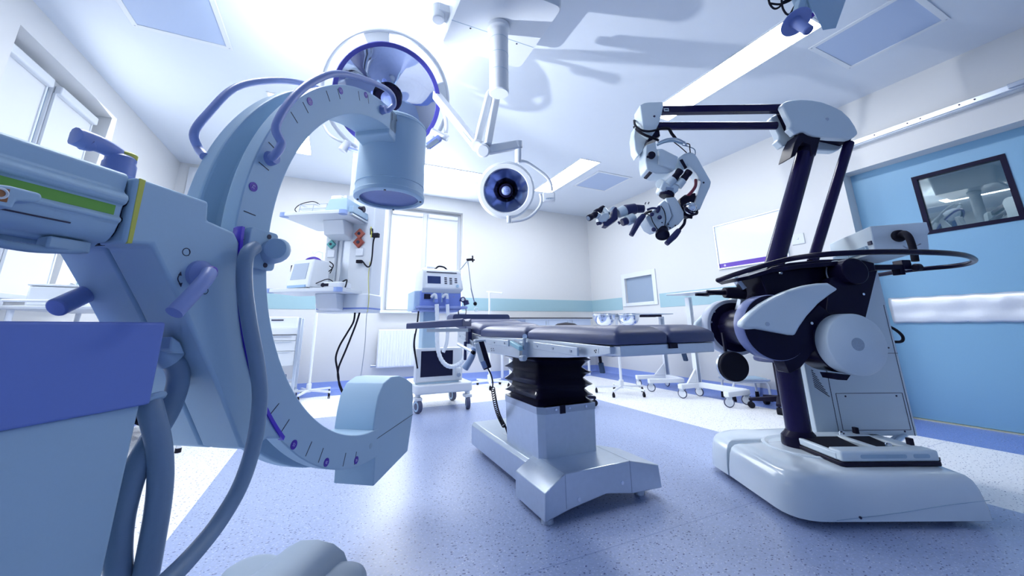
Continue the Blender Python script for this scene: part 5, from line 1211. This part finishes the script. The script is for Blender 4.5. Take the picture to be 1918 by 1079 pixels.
# things on the shelves
WS = lambda x, y, z: FP_.o+FP_.ex*x+FP_.ey*y+Vector((0, 0, z))
ud = thing('anaesthesia_module', 'grey angular device lying on the upper pendant shelf', 'medical device', WS(-0.11, 0.16, ZS1+0.0305), FP_.rz)
obj('case', M().loft([[Vector((x, y, z)) for x, y in ((-0.09-i, -0.10-i), (0.09+i, -0.10-i), (0.09+i, 0.20+i), (-0.09-i, 0.20+i))] for z, i in ((0, 0.012), (0.03, 0.012), (0.13, -0.008))]), T.carm, ud, 0.004)
obj('lower_case', M().bb((0.10, -0.08, 0), (0.14, 0.19, 0.06)), T.carmd, ud, 0.004)
obj('device_dial', M().cyl((0.145, 0.10, 0.08), (0.10, 0.10, 0.08), 0.03, n=20), T.blackm, ud)
ur = thing('wire_basket', 'small wire basket with white packs on the upper pendant shelf', 'basket', WS(-0.36, 0.20, ZS1+0.0305), FP_.rz)
g = [M().tube([(-0.13+0.13*i, -0.12, 0.004), (-0.12+0.13*i, -0.12, 0.09), (-0.11+0.12*i, 0.12, 0.11), (-0.11+0.12*i, 0.12, 0.004)], 0.0035, 6, smooth=False) for i in range(3)]
g += [M().tube([(-0.13, -0.12, z), (0.14, -0.12, z), (0.14, 0.12, z+0.01), (-0.12, 0.12, z+0.01), (-0.13, -0.12, z)], 0.003, 6, smooth=False) for z in (0.004, 0.05, 0.09)]
each('wire', g, T.steeld, ur)
obj('lead', M().tube([(-0.12, -0.13, 0.006), (-0.17, -0.12, 0.05), (-0.13, -0.11, 0.10), (-0.02, -0.10, 0.125), (0.04, -0.08, 0.10)], 0.004), T.rubber, ur)
obj('white_pack', M().bb((-0.11, -0.10, 0.003), (0.13, 0.11, 0.075)), T.white, ur, 0.006)
# patient monitor on the lower shelf
pm = thing('patient_monitor', 'white patient monitor with grey screen and purple handle on the lower pendant shelf', 'monitor', WS(-0.40, 0.17, ZS2+0.0305), FP_.rz-0.25)
obj('case', M().loft([[Vector((x, y, z)) for x, y in ((-0.135+i, -0.09+j), (0.135-i, -0.09+j), (0.135-i, 0.12-j*0.2), (-0.135+i, 0.12-j*0.2))] for z, i, j in ((0.012, 0.0, 0.0), (0.06, 0.0, 0.0), (0.24, 0.008, 0.03), (0.265, 0.02, 0.045))]), T.white, pm, 0.014, 3)
sc = M().loft([[Vector((x, y, z)) for x, z, y in ((-0.095, 0.085, -0.0885+dy), (0.085, 0.085, -0.0885+dy), (0.082, 0.228, -0.0650+dy), (-0.09, 0.228, -0.0650+dy))] for dy in (-0.001, 0.006)])
obj('screen', sc, T.screenl, pm)
obj('handle', M().tube([(-0.085, 0.03, 0.26), (-0.05, 0.03, 0.285), (0.02, 0.03, 0.292), (0.075, 0.03, 0.275), (0.10, 0.03, 0.26)], 0.011), T.purple, pm)
obj('key_row', M().bb((-0.11, -0.098, 0.014), (0.10, -0.088, 0.035)), mat('blue_key_row', (0.25, 0.42, 0.66), 0.4), pm)
each('side_knob', [M().cyl((-0.136, -0.03, z), (-0.155, -0.03, z), 0.02, n=14).box((-0.15, -0.03, z+0.03), (0.02, 0.03, 0.05)) for z in (0.05, 0.17)], T.blackm, pm)
each('foot', [M().cyl((x, y, 0), (x, y, 0.014), 0.012, n=12) for x in (-0.11, 0.11) for y in (-0.07, 0.10)], T.rubber, pm)
wt = thing('white_tray_device', 'low white device with a dark port on the lower pendant shelf', 'medical device', WS(-0.095, 0.14, ZS2+0.0305), FP_.rz)
obj('case', M().prism(rrect(0.20, 0.17, 0.03), 0, 0.055, lambda u, v, t: Vector((u, v, t))), T.white, wt, 0.012, 3)
obj('port', M().cyl((-0.07, -0.088, 0.028), (-0.07, -0.07, 0.028), 0.018, n=16).box((-0.045, -0.086, 0.028), (0.05, 0.01, 0.022)), T.blackm, wt)
obj('lead', M().tube([(-0.02, 0.0, 0.055), (-0.10, 0.02, 0.09), (-0.18, -0.02, 0.05), (-0.24, -0.06, 0.01)], 0.004).tube([(0.04, 0, 0.055), (0.10, -0.02, 0.075), (0.125, -0.06, 0.04), (0.13, -0.08, 0.006)], 0.006), T.rubber, wt)
# ================================================================ VENTILATOR TROLLEY
VY = 3.83
FV = Fr((1.06, VY, 0), 0)
vt = thing('ventilator_trolley', 'white ventilator on a wheeled trolley with blue bellows tray in front of the back window', 'ventilator', FV.o, 0)
V = lambda x, y, o=0.0: FV.py(x, y, o)
x0, x1 = V(776, 740).x, V(884, 740).x
obj('deck', M().prism([(u+(x0+x1)/2, v+0.25) for u, v in rrect(x1-x0, 0.60, 0.06)], 0.17, 0.255, lambda u, v, t: Vector((u, v, t))), T.white, vt, 0.012, 3)
for cx_, cy_, a in ((x0+0.04, 0.03, 0.3), (x1-0.05, 0.0, -0.2), (x1-0.06, 0.50, 0.2), (x0+0.05, 0.50, 0.1)):
    wh = obj('caster_fork', M().cyl((cx_, cy_, 0.13), (cx_, cy_, 0.175), 0.026, n=20).box((cx_, cy_, 0.125), (0.07, 0.10, 0.03)), T.white, vt, 0.006)
    dv = Vector((math.cos(a), math.sin(a), 0)); c = Vector((cx_, cy_-0.02, 0.062))
    obj('tyre', M().lathe([(0.045, -0.02), (0.060, -0.018), (0.062, 0), (0.060, 0.018), (0.045, 0.02)], c, dv, 32), T.wheel, wh)
    obj('wheel_disc', M().cyl(c-dv*0.022, c+dv*0.022, 0.047, n=28), T.carm, wh)
    obj('hub', M().cyl(c-dv*0.024, c+dv*0.024, 0.030, n=24), T.wheel, wh)
obj('pillar', M().bb((V(797, 610).x, 0.12, 0.25), (V(828, 610).x, 0.30, 1.02)), T.carm, vt, 0.01)
# display on the deck
m0, m1 = V(780, 645, 0.02), V(866, 715, 0.02)
obj('display_case', M().bb((V(779, 700, 0.02).x, 0.02, 0.27), (V(866, 700, 0.02).x, 0.14, V(820, 652, 0.02).z)), T.white, vt, 0.010, 3)
obj('display_screen', M().bb((V(788, 690, 0.015).x, 0.0185, V(820, 705, 0.015).z), (V(848, 690, 0.015).x, 0.021, V(820, 657, 0.015).z)), T.screen, vt)
obj('display_foot', M().bb((V(783, 720).x, 0.02, 0.254), (V(860, 720).x, 0.16, 0.272)), T.carmd, vt)
kb = V(859, 702, 0.0)
obj('meter_bracket', M().box((kb.x, 0.02, kb.z+0.02), (0.06, 0.05, 0.11)), T.white, vt, 0.02, 3)
obj('pressure_meter', M().cyl((kb.x, -0.012, kb.z), (kb.x, 0.0, kb.z), 0.022, n=24), T.steeld, vt, 0.003)
# shelf, blue bellows bay, ventilator body
s0, s1 = V(783, 575), V(874, 570)
obj('shelf', M().prism([(u+(s0.x+s1.x)/2, v+0.2) for u, v in rrect(s1.x-s0.x+0.03, 0.46, 0.05)], s0.z-0.015, s0.z+0.012, lambda u, v, t: Vector((u, v, t))), T.handle, vt, 0.006)
obj('shelf_apron', M().prism([(V(783, 578).x, V(783, 578).z), (V(872, 573).x, V(872, 573).z), (V(855, 585).x, V(855, 585).z), (V(783, 583).x, V(783, 583).z)], -0.01, 0.35), T.handle, vt, 0.004)
b0, b1 = V(788, 565), V(864, 546)
obj('bellows_bay', M().bb((b0.x, 0.0, s0.z+0.012), (b1.x, 0.38, V(820, 545).z)), T.bluebox, vt, 0.004)
obj('side_case', M().bb((V(775, 570, 0.05).x, 0.05, s0.z-0.03), (b0.x+0.01, 0.40, V(820, 545).z)), mat('pale_blue_case', (0.45, 0.60, 0.80), 0.4), vt, 0.006)
each('bay_divider', [M().bb((V(x, 555).x-0.006, -0.003, V(820, 566).z), (V(x, 555).x+0.006, 0.01, V(820, 547).z)) for x in (813, 828, 839)], T.carm, vt)
each('connector_elbow', [M().tube([V(x-4, 559, -0.03), V(x, 553, -0.035), V(x+4, 554, -0.04), V(x+5, 561, -0.04)], 0.016), ][0:1] and [M().tube([V(x-5, 557, -0.02), V(x-1, 552.5, -0.035), V(x+3, 553, -0.04), V(x+4, 561, -0.04)], 0.015) for x in (813, 834)], T.white, vt)
each('blue_cuff', [M().cyl(V(x, 560, -0.04), V(x, 567, -0.04), 0.019, n=18) for x in (817, 837)], T.bluebox, vt)
obj('valve_block', M().bb((V(794, 560).x, -0.01, V(800, 560).z), (V(806, 560).x, 0.01, V(800, 550.5).z)), T.blackm, vt, 0.004)
obj('bay_button', M().cyl(V(850, 556, -0.004), V(850, 556, 0.004), 0.010, n=16), T.handle, vt)
body = [(V(791, 549).x, V(791, 549).z), (V(866, 545).x, V(866, 545).z), (V(868, 541).x, V(868, 541).z), (V(863, 513).x, V(863, 513).z), (V(861, 507).x, V(861, 507).z), (V(788, 507).x, V(788, 507).z), (V(789, 513).x, V(789, 513).z), (V(793, 543).x, V(793, 543).z)]
by0 = -0.03
zb_ = V(820, 549).z; z2 = V(820, 541).z; z3 = V(820, 512).z; z4 = V(820, 505).z
xl, xr_ = V(790, 530).x, V(866, 530).x
obj('ventilator_body', M().loft([[Vector((xl+i*0.2, by0+f, z)), Vector((xr_-i, by0+f, z)), Vector((xr_-i, 0.36, z)), Vector((xl+i*0.2, 0.36, z))] for z, i, f in ((zb_, 0.02, 0.03), (z2, 0.0, -0.01), (z3, 0.02, 0.02), (z4, 0.03, 0.05), (z4+0.012, 0.045, 0.07))]), T.white, vt, 0.006)
fz = lambda y: by0-0.01+0.03*(V(820, y).z-z2)/(z3-z2)
def panel(nm, xa_, ya_, xb_, yb_, m_mat, lift=0.0015, parent=None):
    a, b = V(xa_, ya_), V(xb_, yb_); za, zc = V(820, ya_).z, V(820, yb_).z
    return obj(nm, M().loft([[Vector((x, fz(y)-lift+t, z)) for x, y, z in ((a.x, ya_, za), (b.x, ya_, za), (b.x, yb_, zc), (a.x, yb_, zc))] for t in (0, lift+0.004)]), m_mat, parent or vt)
panel('front_panel', 796, 514, 862, 539, T.whitemetal, 0.002)
panel('display', 800, 518, 824, 532, mat('small_blue_screen', (0.03, 0.05, 0.16), 0.15), 0.004)
for x, ys in ((833.5, (520.5, 524, 527.5, 531)), (843, (521, 524.5, 528, 531.5)), (852.5, (521.5, 525, 528.5))):
    for y in ys: panel('key', x-2.3, y-1.0, x+2.3, y+1.0, T.print, 0.005)
obj('rotary_knob', M().cyl(V(857, 536, fz(536)-0.02), V(857, 536, fz(536)), 0.014, 0.017, 18), T.carm, vt)
panel('top_slot', 799, 509.5, 855, 511, T.print, 0.006)
obj('top_lead', M().tube([(V(820, 505).x, 0.1, z4+0.02), (V(826, 500).x, 0.1, z4+0.05), (V(836, 501).x, 0.1, z4+0.045), (V(842, 505).x, 0.1, z4+0.018)], 0.009).tube([(V(808, 503).x, 0.12, z4+0.02), (V(815, 501).x, 0.12, z4+0.03), (V(822, 503).x, 0.1, z4+0.02)], 0.006), T.rubber, vt)
obj('top_box', M().bb((V(803, 504).x, 0.1, z4+0.01), (V(818, 504).x, 0.25, z4+0.045)), T.white, vt, 0.006)
# hoses
wh_ = mat('white_corrugated_hose', (0.78, 0.83, 0.90), 0.45)
def corr(t): return 0.021+0.0015*math.sin(t*160)
obj('breathing_hose', M().tube([V(818, 570, -0.05), V(819, 600, -0.06), V(819, 640, -0.07), V(824, 668, -0.08), V(836, 684, -0.09), V(851, 686, -0.09), V(866, 676, -0.08), V(874, 660, -0.07), V(878, 646, -0.06)], corr, 12, 14), wh_, vt)
obj('breathing_hose', M().tube([V(838, 570, -0.05), V(839, 600, -0.05), V(837, 640, -0.05), V(830, 660, -0.05)], 0.018, 12), wh_, vt)
obj('power_lead', M().tube([V(784, 583, 0.0), V(781, 610, 0.0), V(776, 640, 0.0), V(778, 665, 0.0), V(782, 690, 0.02)], 0.008).tube([V(777, 625, 0.0), V(775, 650, 0.0), V(780, 680, 0.01)], 0.006), T.rubber, vt)
obj('side_valves', M().ell(V(867, 561, 0.0), 0.03, 14, 10).cyl(V(862, 560, 0), V(876, 567, 0), 0.022).cyl(V(872, 563, 0), V(874, 571, 0), 0.03), T.grip, vt)
obj('gauge', M().cyl(V(867, 561, -0.035), V(867, 561, -0.02), 0.016, n=16), T.white, vt)
obj('hanging_lead', M().tube([V(858, 574), V(859, 590), V(862, 606)], 0.006).tube([V(870, 570), V(873, 582), V(871, 596)], 0.004), T.rubber, vt)
# support arm
obj('support_arm', M().cyl(V(862, 505, 0.1), V(876, 487, 0.1), 0.007).cyl(V(876, 487, 0.1), V(883, 545, 0.1), 0.005).cyl(V(882, 540, 0.1), V(889, 567, 0.1), 0.007), T.steeld, vt)
obj('arm_clamp', M().rod(V(874, 487, 0.1), V(886, 486, 0.1), 0.025, 0.025).rod(V(885, 479, 0.1), V(885.5, 491, 0.1), 0.012, 0.014).rod(V(882, 487, 0.1), V(889, 487, 0.1), 0.014, 0.014), T.rubber, vt)
obj('arm_knob', M().ell(V(890, 569, 0.1), (0.022, 0.015, 0.022), 12, 8), T.rubber, vt)
obj('arm_loop', M().torus(V(892, 580, 0.1), 0.022, 0.004, (0, 1, 0), 20, 6), T.steel, vt)
# ================================================================ SMALLER FURNITURE
def ball_caster(parent, x, y, r=0.022, nm='caster'):
    w_ = obj(nm, M().cyl((x-0.012, y, r), (x-0.002, y, r), r, n=18).cyl((x+0.002, y, r), (x+0.012, y, r), r, n=18), T.rubber, parent, 0.003)
    obj('caster_stem', M().cyl((x, y, r), (x, y, 2*r+0.02), 0.006, n=10).box((x, y, 2*r), (0.02, 0.02, 0.012)), T.rubber, w_)
    return w_
def ring_caster(parent, x, y, a, r=0.05):
    d = Vector((math.cos(a), math.sin(a), 0)); c = Vector((x, y, r))
    w_ = obj('caster_fork', M().cyl((x, y, 2*r+0.005), (x, y, 2*r+0.03), 0.018, n=16).box((x, y, 2*r-0.01), (0.05, 0.05, 0.03), (0, 0, a)), T.steel, parent, 0.004)
    obj('tyre', M().torus(c, r-0.007, 0.007, d, 32, 8), T.wheel, w_)
    obj('wheel_disc', M().cyl(c-d*0.006, c+d*0.006, r-0.010, n=24), T.whitemetal, w_)
    return w_
def star_stand(root, h, n, L, r_pole, a0, topfn=None, drop=0.075):
    obj('pole', M().cyl((0, 0, 0.08), (0, 0, h), r_pole, n=18), T.whitemetal, root)
    obj('hub', M().cyl((0, 0, 0.062), (0, 0, 0.16), 0.028, n=20), T.whitemetal, root, 0.004)
    for k in range(n):
        a = a0+2*PI*k/n; dv = Vector((math.cos(a), math.sin(a), 0))
        obj('leg', M().rod(Vector((0, 0, 0.085)), dv*L+Vector((0, 0, 0.072)), 0.024, 0.022), T.whitemetal, root, 0.003)
        ball_caster(root, dv.x*(L-0.012), dv.y*(L-0.012))
iv = thing('drip_stand', 'white drip stand on a star base left of the hanging cables', 'drip stand', (-0.18, 5.26, 0), 0)
star_stand(iv, 1.10, 5, 0.29, 0.017, PI/5)
obj('inner_pole', M().cyl((0, 0, 1.1), (0, 0, 1.75), 0.008, n=12), T.steel, iv); obj('clamp', M().cyl((0, 0, 1.06), (0, 0, 1.12), 0.024, n=18), T.whitemetal, iv, 0.003)
each('hook', [M().tube([(0, 0, 1.74), (s*0.06, 0, 1.76), (s*0.10, 0, 1.72), (s*0.12, 0, 1.75)], 0.005) for s in (-1, 1)], T.steel, iv)
i2 = thing('lamp_stand', 'slim white stand with a short top bar behind the table head', 'stand', (2.02, 4.98, 0), 0)
star_stand(i2, 1.27, 5, 0.28, 0.014, 0.6)
obj('top_bar', M().rod(Vector((-0.04, 0.02, 1.285)), Vector((0.16, -0.10, 1.262)), 0.022, 0.022), T.whitemetal, i2, 0.003)
# bowl stand
bs = thing('bowl_stand', 'white stand holding two steel bowls beside the far end of the table', 'bowl stand', (3.24, 3.76, 0), math.radians(-25))
star_stand(bs, 0.90, 5, 0.31, 0.016, 0.35)
obj('cross_bar', M().rod((-0.02, 0, 0.885), (0.02, 0, 0.885), 0.03, 0.03), T.whitemetal, bs)
for s in (-1, 1):
    c = Vector((s*0.150, 0, 0))
    obj('ring_holder', M().torus(c+Vector((0, 0, 0.925)), 0.142, 0.006, (0, 0, 1), 40, 8).cyl((s*0.0, 0, 0.905), (s*0.02, 0, 0.92), 0.01), T.steel, bs)
for s, nm in ((-1, 'left of the pair'), (1, 'right of the pair')):
    b = Vector((3.24, 3.76, 0)) + Vector((math.cos(math.radians(-25))*s*0.150, math.sin(math.radians(-25))*s*0.150, 0.795))
    o = tag(obj('steel_bowl', M().lathe([(0.001, 0.0), (0.06, 0.003), (0.10, 0.025), (0.125, 0.065), (0.136, 0.11), (0.139, 0.140), (0.147, 0.142), (0.147, 0.145), (0.136, 0.144), (0.132, 0.11), (0.121, 0.067), (0.097, 0.028), (0.058, 0.006), (0.001, 0.004)], n=48), T.tub), 'shiny steel bowl held in the white bowl stand, '+nm, 'bowl', 'bowls of the bowl stand')
    o.location = b
# overbed style instrument tables
def c_table(name, label, loc, rz, top_z, top, foot, th=0.022):
    o = thing(name, label, 'instrument table', loc, rz, 'C-frame instrument tables')
    x0, x1, y0, y1 = top
    obj('table_top', M().prism([(u+(x0+x1)/2, v+(y0+y1)/2) for u, v in rrect(x1-x0, y1-y0, 0.03)], top_z-0.006, top_z, lambda u, v, t: Vector((u, v, t))), T.steel, o, 0.002)
    obj('top_rim', M().tube([(u+(x0+x1)/2, v+(y0+y1)/2, top_z+0.002) for u, v in rrect(x1-x0, y1-y0, 0.03)], 0.006, 8, smooth=False, closed=True), T.alu, o)
    obj('slide_frame', M().bb((x0+0.10, (y0+y1)/2-0.10, top_z-0.035), (x1-0.12, (y0+y1)/2-0.07, top_z-0.008)).bb((x0+0.10, (y0+y1)/2+0.07, top_z-0.035), (x1-0.12, (y0+y1)/2+0.10, top_z-0.008)).bb((x0+0.2, (y0+y1)/2-0.07, top_z-0.03), (x0+0.26, (y0+y1)/2+0.07, top_z-0.012)), T.blackm, o, 0.003)
    obj('column', M().bb((-0.028, -0.03, 0.08), (0.028, 0.03, top_z-0.03)), T.whitemetal, o, 0.006)
    obj('column_strip', M().bb((-0.0285, -0.032, 0.12), (0.010, -0.029, top_z-0.06)), T.steeld, o)
    fx_, y0_, y1_ = foot
    obj('base_rail', M().bb((-0.03, y0_, 0.10), (0.03, y1_, 0.155)), T.whitemetal, o, 0.006)
    obj('base_foot', M().bb((-fx_, y1_-0.03, 0.10), (0.03, y1_+0.03, 0.15)), T.whitemetal, o, 0.006)
    obj('base_foot', M().bb((-fx_, y0_-0.03, 0.10), (0.03, y0_+0.03, 0.15)), T.whitemetal, o, 0.006)
    obj('gusset', M().prism([(-0.03, 0.15), (-0.03, 0.30), (-0.18, 0.15)], -0.012, 0.012), T.whitemetal, o, 0.003)
    for x, y, a in ((-fx_+0.03, y1_, 0.4), (-fx_+0.03, y0_, 1.0), (0.0, y1_, 0.2), (0.0, y0_, 0.8)): ring_caster(o, x, y, a)
    return o
c_table('instrument_table', 'lower steel instrument table with a C frame behind the bowl stand', (4.13, 3.88, 0), math.radians(-20), 0.94, (-0.56, 0.08, -0.20, 0.20), (0.42, -0.34, 0.02))
c_table('instrument_table', 'higher steel instrument table with a C frame behind the microscope drum', (3.90, 3.22, 0), 0, 1.15, (-0.26, 0.16, -0.76, 0.10), (0.30, -0.55, 0.0))
# step stool
ss = thing('step_stool', 'low white step stool with tubular legs under the black round pad', 'step stool', (4.19, 2.87, 0), math.radians(-29))
obj('tread', M().prism(rrect(0.42, 0.28, 0.02), 0.20, 0.222, lambda u, v, t: Vector((u, v, t))), T.alu, ss, 0.003)
obj('tread_mat', M().prism(rrect(0.38, 0.24, 0.02), 0.222, 0.226, lambda u, v, t: Vector((u, v, t))), T.carm, ss)
for s in (-1, 1):
    obj('leg_hoop', M().tube([(-0.185, s*0.125, 0.01), (-0.182, s*0.125, 0.12), (-0.17, s*0.125, 0.175), (-0.14, s*0.125, 0.192), (0.0, s*0.125, 0.194), (0.14, s*0.125, 0.192), (0.17, s*0.125, 0.175), (0.182, s*0.125, 0.12), (0.185, s*0.125, 0.01)], 0.012), T.whitemetal, ss)
    for x in (-0.185, 0.185): obj('foot', M().cyl((x, s*0.125, 0.0), (x, s*0.125, 0.06), 0.020, 0.017, 16), T.rubber, ss)
# swivel stools
def stool(label, loc, rz, seat_z, dome=False):
    o = thing('swivel_stool', label, 'stool', loc, rz, 'swivel stools')
    obj('seat', M().lathe([(0.001, seat_z-0.09), (0.15, seat_z-0.09), (0.17, seat_z-0.075), (0.15, seat_z-0.045), (0.09, seat_z-0.012), (0.001, seat_z)], n=40), T.rubber, o) if dome else obj('seat', M().lathe([(0.001, seat_z-0.06), (0.15, seat_z-0.06), (0.172, seat_z-0.05), (0.178, seat_z-0.025), (0.165, seat_z-0.004), (0.001, seat_z)], n=40), T.pad, o)
    obj('gas_column', M().cyl((0, 0, 0.09), (0, 0, seat_z-0.06), 0.024, n=18), T.blackm, o)
    for k in range(5):
        a = 2*PI*k/5; dv = Vector((math.cos(a), math.sin(a), 0))
        obj('leg', M().loft([[dv*r+Vector((-dv.y, dv.x, 0))*w_*s+Vector((0, 0, z)) for s, z in ((-1, z0), (1, z0), (1, z1), (-1, z1))] for r, w_, z0, z1 in ((0.02, 0.03, 0.075, 0.125), (0.27, 0.02, 0.068, 0.092))]), T.blackm, o, 0.004)
        p = dv*0.255
        w2_ = obj('caster', M().cyl(p+Vector((-dv.y, dv.x, 0))*-0.022+Vector((0, 0, 0.03)), p+Vector((-dv.y, dv.x, 0))*0.022+Vector((0, 0, 0.03)), 0.030, n=20), T.rubber, o, 0.004)
        obj('caster_stem', M().cyl(p+Vector((0, 0, 0.03)), p+Vector((0, 0, 0.075)), 0.009, n=10), T.rubber, w2_)
    return o
stool('black swivel stool whose casters show beside the microscope column', (3.98, 2.38, 0), math.radians(205), 0.50)
stool('black swivel stool half hidden behind the grey hoses of the x-ray machine', (-1.36, 4.20, 0), 0.3, 0.50)
# low cupboard with dark worktop along the back wall
cu = thing('low_cupboard', 'pale low cupboard with a thin dark worktop in the back right corner', 'cupboard', (3.2, 5.55, 0), 0)
obj('carcass', M().bb((-0.40, -0.18, 0.42), (0.86, 0.22, 0.912)), mat('pale_grey_blue_front', (0.52, 0.60, 0.76), 0.4), cu, 0.003)
obj('worktop', M().bb((-0.74, -0.21, 0.916), (0.88, 0.23, 0.930)), T.blackm, cu)
obj('top_plate', M().bb((-0.74, -0.20, 0.905), (0.87, 0.22, 0.9165)), T.white, cu)
each('leg', [M().cyl((x, y, 0), (x, y, 0.92 if x < -0.45 else 0.42), 0.022, n=16) for x in (-0.66, -0.36, 0.25, 0.80) for y in (-0.14, 0.17)], T.whitemetal, cu)
each('door_gap', [M().bb((x-0.002, -0.1815, 0.44), (x+0.002, -0.18, 0.90)) for x in (0.02, 0.44)], T.steeld, cu)
each('door_handle', [M().rod((x, -0.19, 0.80), (x, -0.19, 0.88), 0.01, 0.012) for x in (-0.03, 0.39, 0.48)], T.steel, cu)
ms = stool('dark stool behind the table with only its rounded top showing over the pads', (2.29, 3.46, 0), 0.8, 0.835, True)
# drawer trolley by the back wall, left of the drip stand
dt = thing('drawer_trolley', 'white drawer trolley by the back wall left of the drip stand', 'trolley', (-0.64, 5.02, 0), 0)
x0, x1 = -0.32, 0.30
obj('upright', M().bb((x1, -0.17, 0.12), (x1+0.03, -0.13, 0.92)), T.alu, dt, 0.003); obj('upright', M().bb((x1, 0.30, 0.12), (x1+0.03, 0.34, 0.92)), T.alu, dt, 0.003)
obj('upright', M().bb((x0-0.03, -0.17, 0.12), (x0, -0.13, 0.92)), T.alu, dt, 0.003); obj('upright', M().bb((x0-0.03, 0.30, 0.12), (x0, 0.34, 0.92)), T.alu, dt, 0.003)
obj('top_tray', M().bb((x0, -0.16, 0.735), (x1, 0.33, 0.80)), T.white, dt, 0.004)
obj('carcass', M().bb((x0, -0.135, 0.40), (x1, 0.33, 0.73)), T.white, dt, 0.003)
for z0, z1 in ((0.405, 0.555), (0.56, 0.665), (0.67, 0.725)):
    d_ = obj('drawer', M().bb((x0+0.004, -0.150, z0), (x1-0.004, -0.13, z1)), T.white, dt, 0.003)
    obj('drawer_pull', M().bb((x0+0.05, -0.156, z1-0.016), (x1-0.05, -0.149, z1-0.008)), T.alu, d_)
obj('lower_shelf', M().bb((x0, -0.15, 0.135), (x1, 0.33, 0.175)), T.white, dt, 0.004)
obj('shelf_rail', M().bb((x0, -0.16, 0.245), (x1, -0.145, 0.265)), T.alu, dt)
for x in (x0-0.015, x1+0.015):
    for y in (-0.15, 0.32): ring_caster(dt, x, y, 0.5, 0.045)
tag(obj('grey_case', M().bb((-0.62, 4.92, 0.1765), (-0.42, 5.22, 0.285)), mat('slate_case', (0.16, 0.22, 0.36), 0.5), bevel=0.01), 'slate grey case on the lower shelf of the drawer trolley', 'case')
bb_ = tag(obj('white_box', M().bb((-0.80, 5.0, 0.8005), (-0.36, 5.28, 0.93)), T.white, bevel=0.006), 'white box with a dark slot lying on the drawer trolley', 'box')
obj('dark_slot', M().bb((-0.62, 4.996, 0.885), (-0.50, 5.0, 0.90)), T.print, bb_)
# white transport trolley in front of the left window
lt = thing('bedside_trolley', 'white trolley with a rim, in front of the left window behind the travel arm', 'trolley', (-1.32, 3.82, 0), 0)
obj('table_top', M().bb((-0.55, -0.43, 0.93), (0.50, 0.33, 0.955)), T.white, lt, 0.006)
obj('rim', M().tube([(-0.54, -0.42, 0.985), (0.49, -0.42, 0.985), (0.49, 0.32, 0.985), (-0.54, 0.32, 0.985)], 0.009, 8, smooth=False, closed=True), T.whitemetal, lt)
each('rim_post', [M().cyl((x, y, 0.95), (x, y, 0.985), 0.007, n=10) for x in (-0.54, 0.0, 0.49) for y in (-0.42, 0.32)], T.whitemetal, lt)
for x, y in ((-0.50, -0.40), (0.46, -0.40), (-0.50, 0.30), (0.46, 0.30)):
    l_ = obj('leg', M().cyl((x, y, 0.02), (x, y, 0.93), 0.016, n=16), T.whitemetal, lt)
    obj('foot', M().cyl((x, y, 0), (x, y, 0.028), 0.018, n=16), T.rubber, l_)
obj('lower_shelf', M().bb((-0.50, -0.39, 0.30), (0.46, 0.29, 0.32)), T.white, lt, 0.004)
P_b = Vector((-1.68, 3.62, 0.9555))
lb = thing('warmer_box', 'tall white box on the left trolley at the edge of the picture', 'medical device', P_b, 0.15)
obj('case', M().bb((-0.14, -0.13, 0), (0.14, 0.13, 0.13)), T.white, lb, 0.012, 3)
obj('lid', M().bb((-0.145, -0.135, 0.131), (0.145, 0.135, 0.145)), T.white, lb, 0.004)
obj('lid_knob', M().lathe([(0.03, 0.145), (0.028, 0.155), (0.012, 0.165), (0.001, 0.168)], n=20), T.steeld, lb)
lc = thing('dark_display', 'small dark display unit beside the white box on the left trolley', 'medical device', (-1.44, 3.76, 0.9555), -0.2)
obj('case', M().bb((-0.05, -0.06, 0.04), (0.05, 0.06, 0.115)), T.screen, lc, 0.006); obj('stand', M().bb((-0.03, -0.04, 0), (0.03, 0.04, 0.042)), T.white, lc, 0.004)
obj('label_strip', M().bb((0.051, -0.03, 0.05), (0.053, 0.03, 0.06)), T.white, lc)
# light seen through the door pane
q = atz(1880, 372, ROOM_Z-0.25)
co_ = thing('ceiling_light', 'lit corridor ceiling panel seen through the pane of the teal door', 'ceiling light', (q.x, q.y, ROOM_Z-0.25), 0)
obj('frame', M().bb((-0.24, -0.17, -0.006), (0.24, 0.17, 0)), T.white, co_); obj('diffuser', M().bb((-0.22, -0.15, -0.009), (0.22, 0.15, -0.006)), T.lamp_on, co_)
